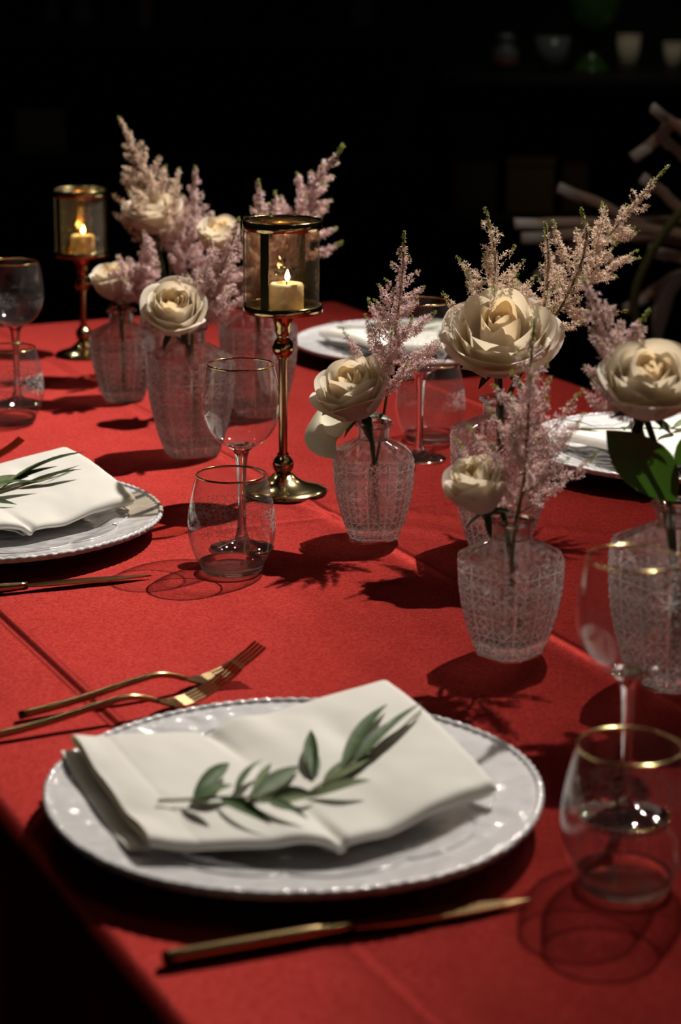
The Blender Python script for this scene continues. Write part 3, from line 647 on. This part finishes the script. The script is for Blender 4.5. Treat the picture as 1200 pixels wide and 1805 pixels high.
make_vase('cut crystal vase in the right foreground, corner turned to the viewer', *VS[1], R45 + 0.03, small)
make_vase('cut crystal vase standing clear in the middle, holding a cream rose', *VS[2], 0.12, small)
make_vase('larger crystal vase hidden behind the right foreground vase', *VS[3], 0.05, big)
make_vase('larger crystal vase at the right edge, behind the nearest wine glass', *VS[4], R45 - 0.2, big)
make_vase('small crystal vase at the far left, below the leftmost rose', *VS[5], 0.3, small)
make_vase('larger crystal vase left of the middle wine glass', *VS[6], 0.35, big)
make_vase('larger crystal vase behind the middle wine glass and candle holder', *VS[7], 0.2, big)
make_vase('small crystal vase hidden behind the left rose cluster', *VS[8], 0.6, small)

# ------------------------------------------------------------------ roses
def petal_mesh(rt, z1, span, curl, close, seed, m_, tip=0.05, low=0.16, ruff=0.02):
    """rt radius at the belly, z1 height, span half angle, curl how far the lip rolls out, close how far the top leans in"""
    rnd = random.Random(seed); NS, NT = 16, 14; V, F = [], []; ph = rnd.uniform(0, 6); sk = rnd.uniform(-0.2, 0.2); pt = rnd.uniform(0.5, 1.3)
    for i in range(NT + 1):
        t = i / NT; q = max(0.0, (t - 0.70) / 0.30)
        wf = 0.36 + 0.64 * math.sin(min(1, t * 1.5) * PI / 2)
        for j in range(NS + 1):
            s = j / NS * 2 - 1; r = low + (rt - low) * math.sin(min(t * 1.45, 1) * PI / 2) ** 0.75
            r *= 1 - close * max(0, t - 0.45) ** 1.5
            es = abs(s) ** 2.4
            z = z1 * t ** 1.08 * (1 - 0.30 * es * t * t)                   # rounded shoulders
            lip = q ** 1.6
            r += curl * lip * (0.6 + 0.6 * (1 - s * s)) + curl * 0.40 * es * t * t
            z -= curl * 0.75 * q ** 2.4
            z += tip * pt * q * max(0, 1 - abs(s) * 1.8)
            r += ruff * t * t * math.sin(s * 5.5 + ph) * (0.3 + es) + 0.008 * math.sin(t * 6 + ph) * t
            a = (s + sk * q * (1 - abs(s))) * span * wf
            V.append((r * math.cos(a), r * math.sin(a), z))
    for i in range(NT):
        for j in range(NS): a = i * (NS + 1) + j; F.append((a, a + 1, a + NS + 2, a + NS + 1))
    return mesh('petal', V, F, m_)
LAY = [  # belly radius, height, half span, lip curl, closing, count, material
    (0.17, 1.36, 1.9, 0.00, 0.5, 2, 'petal_in'), (0.29, 1.43, 1.5, 0.01, 0.55, 3, 'petal_in'), (0.42, 1.48, 1.35, 0.03, 0.45, 3, 'petal_in'), (0.56, 1.50, 1.2, 0.05, 0.34, 4, 'petal'),
    (0.69, 1.46, 1.12, 0.09, 0.20, 4, 'petal'), (0.82, 1.38, 1.05, 0.14, 0.08, 5, 'petal'), (0.92, 1.22, 0.98, 0.20, -0.02, 5, 'petal')]
PM = [[petal_mesh(rt, z1, sp, cu, cl, 31 * i + k, M[mm], low=0.10 + 0.08 * (i > 3)) for k in range(4)] for i, (rt, z1, sp, cu, cl, nn, mm) in enumerate(LAY)]
GUARD = [petal_mesh(1.02, 0.62, 0.8, 0.5, -0.3, 900 + k, M['petal_out'], low=0.2) for k in range(2)]
SEPAL = leaf_mesh(0.85, 0.22, 0.10, 0.1, M['stem'], 'sepal')
def make_rose(label, vase, centre, axis, R, layers=7, leaves=(), openness=1.0, spin=0.0, guard=0):
    vx, vy = VS[vase]; t = thing('cream_rose', label, 'rose', (vx, vy, T + 0.016), 0, 'cream roses')
    ax = Vector(axis).normalized(); c = Vector(centre) - Vector((vx, vy, 0.016)); b0 = c - ax * (0.74 * R)
    q = ax.to_track_quat('Z', 'Y').to_matrix().to_4x4(); rnd = random.Random(label)
    for i in range(layers):
        rt, z1, sp, cu, cl, nn, mm = LAY[i]
        for k in range(nn):
            a = spin + i * 2.1 + 2 * PI * k / nn + rnd.uniform(-0.16, 0.16)
            m_ = q @ Matrix.Rotation(a, 4, 'Z') @ Matrix.Rotation((openness - 1) * 0.25 * (i > 2) + rnd.uniform(-0.05, 0.05), 4, 'Y') @ Matrix.Scale(R * rnd.uniform(0.95, 1.05), 4)
            m_.translation = b0; put('petal', PM[i][(k + i) % 4], t, m_)
    for k in range(guard):
        m_ = q @ Matrix.Rotation(spin + 3.6 + k * 2.6, 4, 'Z') @ Matrix.Rotation(0.25, 4, 'Y') @ Matrix.Scale(R, 4); m_.translation = b0; put('petal', GUARD[k], t, m_)
    for k in range(5):
        m_ = q @ Matrix.Rotation(2 * PI * k / 5 + 0.4, 4, 'Z') @ Matrix.Rotation(rnd.uniform(0.1, 0.9), 4, 'Y') @ Matrix.Scale(R, 4); m_.translation = b0 - ax * (0.03 * R); put('sepal', SEPAL, t, m_)
    V1, F1 = lathe([(0.03 * R, -0.20 * R), (0.12 * R, -0.16 * R), (0.17 * R, -0.06 * R), (0.14 * R, 0.05 * R), (0, 0.06 * R)], 16); put('receptacle', mesh('receptacle', V1, F1, M['stem']), t, Matrix.Translation(b0) @ q)
    neck = Vector((0.003, -0.003, (0.118 if vase in (1, 2, 5, 8) else 0.149) - 0.020))
    neck.x = max(-0.006, min(0.006, b0.x * 0.3)); neck.y = max(-0.006, min(0.006, b0.y * 0.3))
    pts = spline([(-neck.x * 1.6, -neck.y * 1.6, 0.0), tuple(neck), tuple(neck.lerp(b0, 0.5) + Vector((0, 0, 0.004))), tuple(b0 - ax * 0.1 * R)], 6)
    V1, F1 = tube(pts, lambda s: 0.0024 + 0.0003 * s, 8); put('stem', mesh('rose_stem', V1, F1, M['stem']), t)
    for (p, d, L_, W, rl) in leaves:
        p = Vector(p) - Vector((vx, vy, 0.016)); d = Vector(d) - Vector((vx, vy, 0.016)); lm = leaf_mesh((d - p).length, W, 0.05, 0.10, M['rose_leaf'], 'rose_leaf'); put('leaf', lm, t, aim_x(p, d, rl))
    return t
make_rose('cream rose in the middle vase, tilted to the left', 2, (0.012, 2.005, 0.148), (-0.34, -0.40, 0.85), 0.036, 7, spin=0.4, guard=1)
make_rose('widest open cream rose with curled outer petals, at right of centre', 3, (0.150, 1.965, 0.212), (-0.05, -0.52, 0.85), 0.044, 7, openness=1.8, spin=1.1, guard=0)
make_rose('half open cream rose low over the right foreground vase', 1, (0.112, 1.645, 0.146), (-0.35, -0.25, 0.90), 0.029, 6, spin=0.2, openness=0.8)
make_rose('cream rose at the right edge with two dark green leaves', 4, (0.238, 1.590, 0.243), (0.03, -0.50, 0.86), 0.0350, 7, spin=2.0,
          leaves=[((0.262, 1.585, 0.152), (0.203, 1.57, 0.212), 0.07, 0.044, 1.1), ((0.262, 1.60, 0.178), (0.300, 1.585, 0.205), 0.05, 0.034, -0.9)])
make_rose('leftmost cream rose, over the small far left vase', 5, (-0.291, 2.655, 0.152), (-0.15, -0.30, 0.94), 0.030, 6, spin=0.9, openness=0.8)
make_rose('cream rose facing the viewer above the left vase, heart showing', 6, (-0.190, 2.350, 0.168), (0.08, -0.62, 0.78), 0.0345, 7, spin=0.0, openness=0.8)
make_rose('blurred cream rose high in the far left cluster, half in pink astilbe', 8, (-0.252, 2.79, 0.222), (-0.1, -0.30, 0.95), 0.035, 7, spin=1.6)
make_rose('cream rose buried in pink astilbe left of the tall candle holder', 7, (-0.152, 2.575, 0.222), (0.0, -0.35, 0.94), 0.028, 6, spin=0.6)

# ------------------------------------------------------------------ astilbe
def make_astilbe(label, vase, axis_pts, reach, start, nb, dens=1.0, col='floret', seed=0, lift=0.50, budfrac=0.16, fat=1.0, fs=1.0):
    """axis_pts from tip down to the vase neck; reach: longest side branch; start: share of the axis (from the tip) that flowers"""
    rnd = random.Random(seed); vx, vy = VS[vase]; O_ = Vector((vx, vy, 0.016))
    t = thing('astilbe', label, 'flower', (vx, vy, T + 0.016), 0, 'dusty pink astilbe plumes')
    pts = [Vector(p) - O_ for p in axis_pts]; n0 = pts[-1]; foot = Vector((-n0.x * 0.5, -n0.y * 0.5, 0.002))
    neck = Vector((max(-0.007, min(0.007, n0.x)), max(-0.007, min(0.007, n0.y)), n0.z - 0.016)); pts[-1] = neck
    P = spline(pts + [foot], 14); V1, F1 = tube(P, lambda s: 0.0007 + 0.0008 * min(s * 1.6, 1), 6); put('stem', mesh('astilbe_stem', V1, F1, M['stem_pale']), t)
    Q = spline(pts, 24); cum = [0]
    for a, b_ in zip(Q, Q[1:]): cum.append(cum[-1] + (b_ - a).length)
    tot = cum[-1]
    def on(d):
        for i in range(len(Q) - 1):
            if cum[i + 1] >= d: return Q[i].lerp(Q[i + 1], (d - cum[i]) / max(cum[i + 1] - cum[i], 1e-6)), (Q[i] - Q[i + 1]).normalized()
        return Q[-1], (Q[-2] - Q[-1]).normalized()
    flo_len = tot * start; paths = []                               # (points, first flowering share)
    main = [on(flo_len * (1 - k / 30))[0] for k in range(31)]
    paths.append((main, 0.35, 1.0))
    BV, BF = [], []; az = rnd.uniform(0, 6)
    for k in range(nb):
        f = (k + 0.6) / nb; f = f ** 0.8; p, up_ = on(flo_len * (0.10 + 0.90 * f)); ln = 1.12 * reach * (0.08 + 0.92 * f ** 1.1) * rnd.uniform(0.78, 1.12)
        az += 2.4 + rnd.uniform(-0.4, 0.4); side = up_.orthogonal().normalized(); side = Quaternion(up_, az) @ side
        d = (side + up_ * lift).normalized(); bp = [p]; cur = p.copy(); dd = d.copy(); m_ = 12
        for _ in range(m_):
            dd = (dd + up_ * 0.040 + Vector((0, 0, 0.012)) + Vector((rnd.uniform(-1, 1), rnd.uniform(-1, 1), rnd.uniform(-1, 1))) * 0.05).normalized(); cur = cur + dd * (ln / m_); bp.append(cur.copy())
        paths.append((bp, 0.16, 1.0)); v, ff = tube(bp, lambda s: 0.00055 - 0.0003 * s, 4, len(BV)); BV += v; BF += ff
        if ln > 0.030:                                              # twigs on the long branches
            for s in range(2, 10, 1):
                tl = ln * 0.30 * (1 - s / 13) * rnd.uniform(0.5, 1.1)
                sd = (Quaternion(dd, rnd.uniform(0, 6.28)) @ dd.orthogonal() + dd * 0.8).normalized(); paths.append(([bp[s], bp[s] + sd * tl * 0.5, bp[s] + sd * tl + dd * tl * 0.15], 0.0, 0.8))
    bo = put('branch_twigs', mesh('branch_twigs', BV, BF, M['stem_pale']), t); tag(bo, kind='stuff')
    FV, FF, GV, GF = [], [], [], []
    for bp, f0, sz in paths:
        L_ = sum((b_ - a).length for a, b_ in zip(bp, bp[1:])); n_ = max(3, int(L_ / 0.00085 * dens)); m_ = len(bp) - 1
        for i in range(n_):
            f = f0 + (1 - f0) * (i + rnd.random()) / n_; x = f * m_; k = min(int(x), m_ - 1); p = bp[k].lerp(bp[k + 1], x - k); ax = (bp[k + 1] - bp[k]).normalized()
            rad = (0.0044 * (1 - f) + 0.0012) * fat * rnd.uniform(0.4, 1.0); o_ = Quaternion(ax, rnd.uniform(0, 6.28)) @ ax.orthogonal().normalized(); p = p + o_ * rad
            green = f > 1 - budfrac * rnd.uniform(0.4, 1.4) and sz == 1.0
            A, B_ = (GV, GF) if green else (FV, FF); s_ = (0.0014 if green else 0.0022) * fs * rnd.uniform(0.7, 1.3)
            up2 = (o_ + ax * 0.6 + Vector((rnd.uniform(-1, 1), rnd.uniform(-1, 1), rnd.uniform(-1, 1))) * 0.5).normalized(); e1 = up2.orthogonal().normalized(); e2 = up2.cross(e1); b0 = len(A)
            A.append(p)
            for j in range(4):                                      # four little pointed petals, cupped
                a0 = j * PI / 2 + rnd.uniform(-0.3, 0.3)
                for da, rr, hh in ((-0.42, 0.62, 0.35), (0.0, 1.25, 0.75), (0.42, 0.62, 0.35)):
                    A.append(p + (e1 * math.cos(a0 + da) + e2 * math.sin(a0 + da)) * (s_ * rr) + up2 * (s_ * hh))
                B_.append((b0, b0 + 1 + j * 3, b0 + 2 + j * 3, b0 + 3 + j * 3))
    tag(put('florets', mesh('florets', FV, FF, M[col], False), t), kind='stuff')
    if GV: tag(put('buds', mesh('buds', GV, GF, M['bud'], False), t), kind='stuff')
    return t
make_astilbe('pink astilbe spire rising behind the middle rose', 2, [(0.060, 2.025, 0.304), (0.058, 2.025, 0.254), (0.049, 2.022, 0.176), (0.040, 2.018, 0.118)], 0.080, 0.80, 22, seed=1)
make_astilbe('tan pink astilbe spire standing behind the widest rose', 3, [(0.136, 2.01, 0.329), (0.147, 2.012, 0.283), (0.146, 2.01, 0.222), (0.152, 1.995, 0.144)], 0.080, 0.66, 18, 0.8, 'floret_tan', 2, lift=0.4)
make_astilbe('longest astilbe, reaching to the upper right', 3, [(0.331, 2.15, 0.356), (0.270, 2.13, 0.285), (0.226, 2.09, 0.232), (0.190, 2.03, 0.188), (0.158, 1.99, 0.146)], 0.085, 0.62, 24, 0.9, 'floret_tan', 3)
make_astilbe('thin upright astilbe just right of the widest rose', 3, [(0.193, 2.0, 0.317), (0.197, 2.0, 0.286), (0.195, 2.0, 0.237), (0.179, 1.99, 0.187), (0.156, 1.988, 0.148)], 0.034, 0.72, 13, 0.8, 'floret_tan', 4)
make_astilbe('upright astilbe between the thin spire and the longest one', 3, [(0.228, 2.01, 0.329), (0.234, 2.01, 0.297), (0.220, 2.0, 0.254), (0.190, 1.995, 0.198), (0.157, 1.986, 0.148)], 0.038, 0.66, 13, 0.8, 'floret_tan', 5)
make_astilbe('soft pink astilbe leaning left over the right edge rose', 4, [(0.187, 1.63, 0.321), (0.203, 1.63, 0.291), (0.227, 1.62, 0.232), (0.258, 1.60, 0.142)], 0.050, 0.58, 24, 1.2, 'floret', 6, fat=1.4, budfrac=0.05)
make_astilbe('short pink astilbe above the right edge rose', 4, [(0.242, 1.63, 0.296), (0.226, 1.63, 0.268), (0.230, 1.62, 0.219), (0.259, 1.602, 0.142)], 0.050, 0.56, 18, 1.1, 'floret', 7, fat=1.3)
make_astilbe('foreground astilbe with a bare upright stem in the right vase', 1, [(0.154, 1.66, 0.283), (0.152, 1.66, 0.237), (0.150, 1.66, 0.157), (0.143, 1.662, 0.117)], 0.086, 0.93, 24, 0.85, 'floret', 8, lift=0.7, budfrac=0.2)
make_astilbe('tall blurred astilbe leaning left in the far left cluster', 8, [(-0.293, 2.79, 0.35), (-0.268, 2.79, 0.291), (-0.236, 2.79, 0.206), (-0.228, 2.80, 0.115)], 0.085, 0.72, 26, 0.9, 'floret_tan', 9, budfrac=0.03, fat=1.2, fs=1.2)
make_astilbe('upright blurred astilbe at the right of the far left cluster', 8, [(-0.192, 2.77, 0.288), (-0.196, 2.77, 0.225), (-0.212, 2.79, 0.135), (-0.226, 2.80, 0.116)], 0.062, 0.80, 22, 0.9, 'floret', 10, budfrac=0.03, fat=1.2, fs=1.2)
make_astilbe('blurred astilbe arching right behind the tall candle holder', 7, [(0.001, 2.62, 0.331), (-0.037, 2.62, 0.275), (-0.075, 2.61, 0.200), (-0.100, 2.59, 0.146)], 0.080, 0.80, 24, 1.0, 'floret', 11, budfrac=0.12, fat=1.25, fs=1.2)
make_astilbe('blurred astilbe upright left of the tall candle holder', 7, [(-0.104, 2.60, 0.290), (-0.100, 2.60, 0.231), (-0.104, 2.585, 0.146)], 0.052, 0.80, 20, 1.0, 'floret', 12, budfrac=0.1, fat=1.25, fs=1.2)
make_astilbe('fluffy pink astilbe below the far left blurred rose', 5, [(-0.248, 2.63, 0.222), (-0.243, 2.63, 0.190), (-0.262, 2.645, 0.150), (-0.280, 2.660, 0.116)], 0.052, 0.80, 24, 1.25, 'floret', 13, budfrac=0.03, fat=1.4, fs=1.2)
make_astilbe('bushy pink astilbe directly right of the viewer-facing rose', 6, [(-0.117, 2.39, 0.270), (-0.131, 2.39, 0.225), (-0.150, 2.38, 0.180), (-0.170, 2.37, 0.146)], 0.058, 0.86, 26, 1.2, 'floret', 14, budfrac=0.05, fat=1.35)
make_astilbe('pink astilbe plume right behind the viewer-facing rose', 6, [(-0.150, 2.40, 0.245), (-0.148, 2.39, 0.205), (-0.160, 2.375, 0.165), (-0.172, 2.368, 0.146)], 0.050, 0.86, 22, 1.2, 'floret', 15, budfrac=0.05, fat=1.35)
make_astilbe('low drooping astilbe left of the tall candle holder, above the vases', 7, [(-0.090, 2.54, 0.215), (-0.095, 2.55, 0.190), (-0.102, 2.57, 0.165), (-0.104, 2.58, 0.146)], 0.060, 0.9, 26, 1.2, 'floret', 16, lift=0.3, budfrac=0.05, fat=1.35)

# ------------------------------------------------------------------ dried stalks behind the table
t = thing('dried_stalk_arrangement', 'arrangement of dried brown palm stalks with pale cut ends, beyond the right table edge', 'dried flowers', (0.80, 3.62, 0))
V, F = lathe([(0, 0), (0.13, 0), (0.15, 0.05), (0.17, 0.25), (0.15, 0.45), (0.10, 0.58), (0.085, 0.64), (0.10, 0.68), (0.09, 0.68), (0.075, 0.63), (0.0, 0.60)], 40); put('urn', mesh('urn', V, F, M['urn']), t)
SK = [((0.303, 3.55, 0.114), (0.473, 3.57, 0.108), 0.011), ((0.320, 3.6, 0.083), (0.479, 3.6, 0.089), 0.012), ((0.381, 3.62, 0.163), (0.492, 3.62, 0.115), 0.011), ((0.350, 3.66, 0.012), (0.445, 3.64, 0.090), 0.012),
      ((0.502, 3.6, 0.227), (0.572, 3.6, 0.275), 0.011), ((0.528, 3.58, 0.300), (0.593, 3.6, 0.248), 0.010), ((0.544, 3.62, 0.253), (0.60, 3.62, 0.201), 0.010), ((0.519, 3.6, 0.181), (0.574, 3.6, 0.138), 0.011), ((0.499, 3.6, -0.034), (0.594, 3.6, 0.026), 0.011), ((0.533, 3.57, 0.065), (0.613, 3.57, 0.041), 0.012)]
for k, (a, b_, r) in enumerate(SK):
    a, b_ = Vector(a), Vector(b_); end = (b_ - a).normalized() * 0.10 + b_
    pts = spline([a, a.lerp(b_, 0.5) + Vector((0, 0, 0.004)), b_, end.lerp(Vector((0.78, 3.62, 0.0)), 0.4), (0.80 + 0.01 * (k % 3), 3.62, -0.12)], 6)
    off = Vector((0.80, 3.62, -T)); V, F = tube([p - off for p in pts], lambda s: r * (0.8 + 0.25 * math.sin(min(s * 3, 1) * PI / 2)), 8, sx=0.55)
    s_ = put('stalk', mesh('stalk', V, F, M['stalk']), t)
    V, F = tube([a - off + (a - b_).normalized() * 0.012, a - off, a - off + (b_ - a) * 0.28], r * 1.06, 8, sx=0.58); put('cut_end', mesh('cut_end', V, F, M['stalk_end']), s_)
off = Vector((0.80, 3.62, -T))
V, F = tube([Vector(p) - off for p in spline([(0.60, 3.55, 0.150), (0.569, 3.55, 0.133), (0.519, 3.55, 0.055), (0.501, 3.56, -0.034), (0.56, 3.58, -0.15), (0.74, 3.60, -0.16)], 6)], 0.008, 8); tag(put('green_stalk', mesh('green_stalk', V, F, M['stalk_green']), t), 'olive green curved stalk')
V, F = tube([Vector(p) - off for p in spline([(0.548, 3.6, -0.10), (0.552, 3.6, -0.05), (0.564, 3.6, 0.0), (0.60, 3.6, 0.022), (0.66, 3.6, 0.0), (0.76, 3.61, -0.13)], 6)], lambda s: 0.006 + 0.012 * math.sin(PI * min(s * 1.5, 1)), 10); tag(put('bent_stalk', mesh('bent_stalk', V, F, M['stalk_end']), t), 'pale bent stalk')

# ------------------------------------------------------------------ dark shelves with dim things far behind
ZA, ZB, ZC, ZD = T + 0.330, T + 0.222, T - 0.165, T - 0.005
def wall_shelf(label, x0, x1, z):
    t = thing('wall_shelf', label, 'shelf', ((x0 + x1) / 2, 6.2, z)); h = (x1 - x0) / 2
    V, F = box(-h, h, -0.38, 0.40, -0.028, 0, 0.003); put('board', mesh('shelf_board', V, F, M['black_shelf'], False), t)
    for x in (-h + 0.15, h - 0.15):
        V, F = join(box(x - 0.012, x + 0.012, -0.30, 0.40, -0.042, -0.028), box(x - 0.012, x + 0.012, 0.386, 0.40, -0.16, -0.042)); put('bracket', mesh('bracket', V, F, M['black_shelf'], False), t)
wall_shelf('black wall shelf at upper left holding dim jars', -1.15, 0.24, ZA)
wall_shelf('black wall shelf at lower left holding paper booklets', -1.15, 0.24, ZD)
wall_shelf('black wall shelf at upper right holding white cups and glasses', 0.27, 1.35, ZB)
wall_shelf('black wall shelf at lower right holding amber and brown boxes', 0.27, 1.35, ZC)
def lathe_thing(name, label, cat, x, y, z, prof, m_, extra=()):
    t = thing(name, label, cat, (x, y, z)); V, F = lathe(prof, 32, True); put('body', mesh(name, V, F, m_), t)
    for nm, pr_, mm in extra: V, F = lathe(pr_, 32, True, True); put(nm, mesh(nm, V, F, mm), t)
    return t
def cup(x, label, r0, r1, h, y=5.95, z=ZB):
    lathe_thing('paper_cup', label, 'cup', x, y, z, [(r0, 0), (r1, h), (r1 - 0.002, h), (r0 - 0.003, 0.004), (0.001, 0.004)], M['cup_white'], [('rolled_lip', [(r1 - 0.001, h - 0.002), (r1 + 0.002, h), (r1, h + 0.003), (r1 - 0.003, h + 0.001)], M['cup_white'])])
cup(0.790, 'dim white cup on the far right shelf, left one of two', 0.024, 0.034, 0.105)
cup(0.915, 'dim white cup at the right end of the far shelf', 0.018, 0.030, 0.085)
JAR = lambda r, h: [(r * 0.85, 0), (r, 0.004), (r, h * 0.72), (r * 0.8, h * 0.82), (r * 0.62, h * 0.86), (r * 0.62, h)]
LID = lambda r, h: [(r * 0.66, h), (r * 0.68, h + 0.004), (r * 0.68, h + 0.02), (r * 0.4, h + 0.024)]
lathe_thing('glass_tumbler', 'grey glass beaker on the far right shelf', 'glass', 0.580, 5.95, ZB, [(0.032, 0), (0.050, 0.100), (0.048, 0.100), (0.030, 0.004), (0.001, 0.004)], M['grey_glass'], [('thick_base', [(0.030, 0.0005), (0.033, 0.012), (0.010, 0.013)], M['grey_glass'])])
lathe_thing('glass_jar', 'dim jar with a dull red label on the far right shelf', 'jar', 0.450, 5.95, ZB, JAR(0.036, 0.085), M['grey_glass'], [('lid', LID(0.036, 0.085), M['grey_glass']), ('printed_label', [(0.0366, 0.01), (0.0366, 0.045)], M['red_box'])])
lathe_thing('green_goblet', 'large dark green goblet vase on the far right shelf', 'vase', 0.700, 6.05, ZB, [(0.060, 0), (0.052, 0.01), (0.030, 0.035), (0.016, 0.055), (0.016, 0.075), (0.05, 0.10), (0.075, 0.15), (0.085, 0.22), (0.080, 0.28), (0.077, 0.28), (0.07, 0.15), (0.001, 0.10)], M['green_glass'], [('stem_ring', [(0.017, 0.06), (0.022, 0.065), (0.017, 0.07)], M['green_glass'])])
for x, r, h, lb in ((-0.800, 0.028, 0.07, 'dim squat jar, leftmost on the upper left shelf'), (-0.715, 0.040, 0.08, 'dim wide jar, second from the left on the upper left shelf'), (0.055, 0.040, 0.085, 'dim pale jar at the right end of the upper left shelf')):
    lathe_thing('glass_jar', lb, 'jar', x, 5.95, ZA, JAR(r, h), M['grey_glass'], [('lid', LID(r, h), M['grey_glass'])])
def box_thing(name, label, x, y, z, w_, d, h, m_, lid=True):
    t = thing(name, label, 'box', (x, y, z)); hb = h * 0.8 if lid else h
    V, F = box(-w_ / 2, w_ / 2, -d / 2, d / 2, 0, hb, 0.003); put('body', mesh(name, V, F, m_, False), t)
    if lid: V, F = box(-w_ / 2 - 0.003, w_ / 2 + 0.003, -d / 2 - 0.003, d / 2 + 0.003, hb, h, 0.003); put('lid', mesh('lid', V, F, m_, False), t)
box_thing('storage_box', 'dark brown upright box on the far right shelf, left of the amber one', 0.375, 6.0, ZC, 0.12, 0.12, 0.27, M['brown_box'])
box_thing('storage_box', 'dim amber box on the lower far right shelf', 0.528, 6.0, ZC, 0.135, 0.13, 0.165, M['amber_box'])
box_thing('storage_box', 'narrow reddish brown box right of the amber one', 0.655, 6.0, ZC, 0.075, 0.12, 0.225, M['brown_box'])
box_thing('storage_box', 'slim pale carton on the upper left shelf, right of the jars', -0.545, 5.95, ZA, 0.035, 0.06, 0.10, M['paper'])
box_thing('storage_box', 'wide dark box on the upper left shelf', -0.440, 5.97, ZA, 0.12, 0.12, 0.09, M['brown_box'])
for x, h, lb, tl in ((-0.875, 0.125, 'dim paper booklet on the left shelf, left one', 0.06), (-0.805, 0.125, 'dim taller paper booklet on the left shelf, right one', -0.05)):
    t = thing('paper_booklet', lb, 'booklet', (x, 5.93, ZD), tl); V, F = box(-0.034, 0.034, -0.012, -0.002, 0, h, 0.001); put('front_cover', mesh('front_cover', V, F, M['paper'], False), t)
    V, F = box(-0.032, 0.032, -0.002, 0.010, 0.001, h - 0.002); put('page_block', mesh('page_block', V, F, M['cup_white'], False), t)
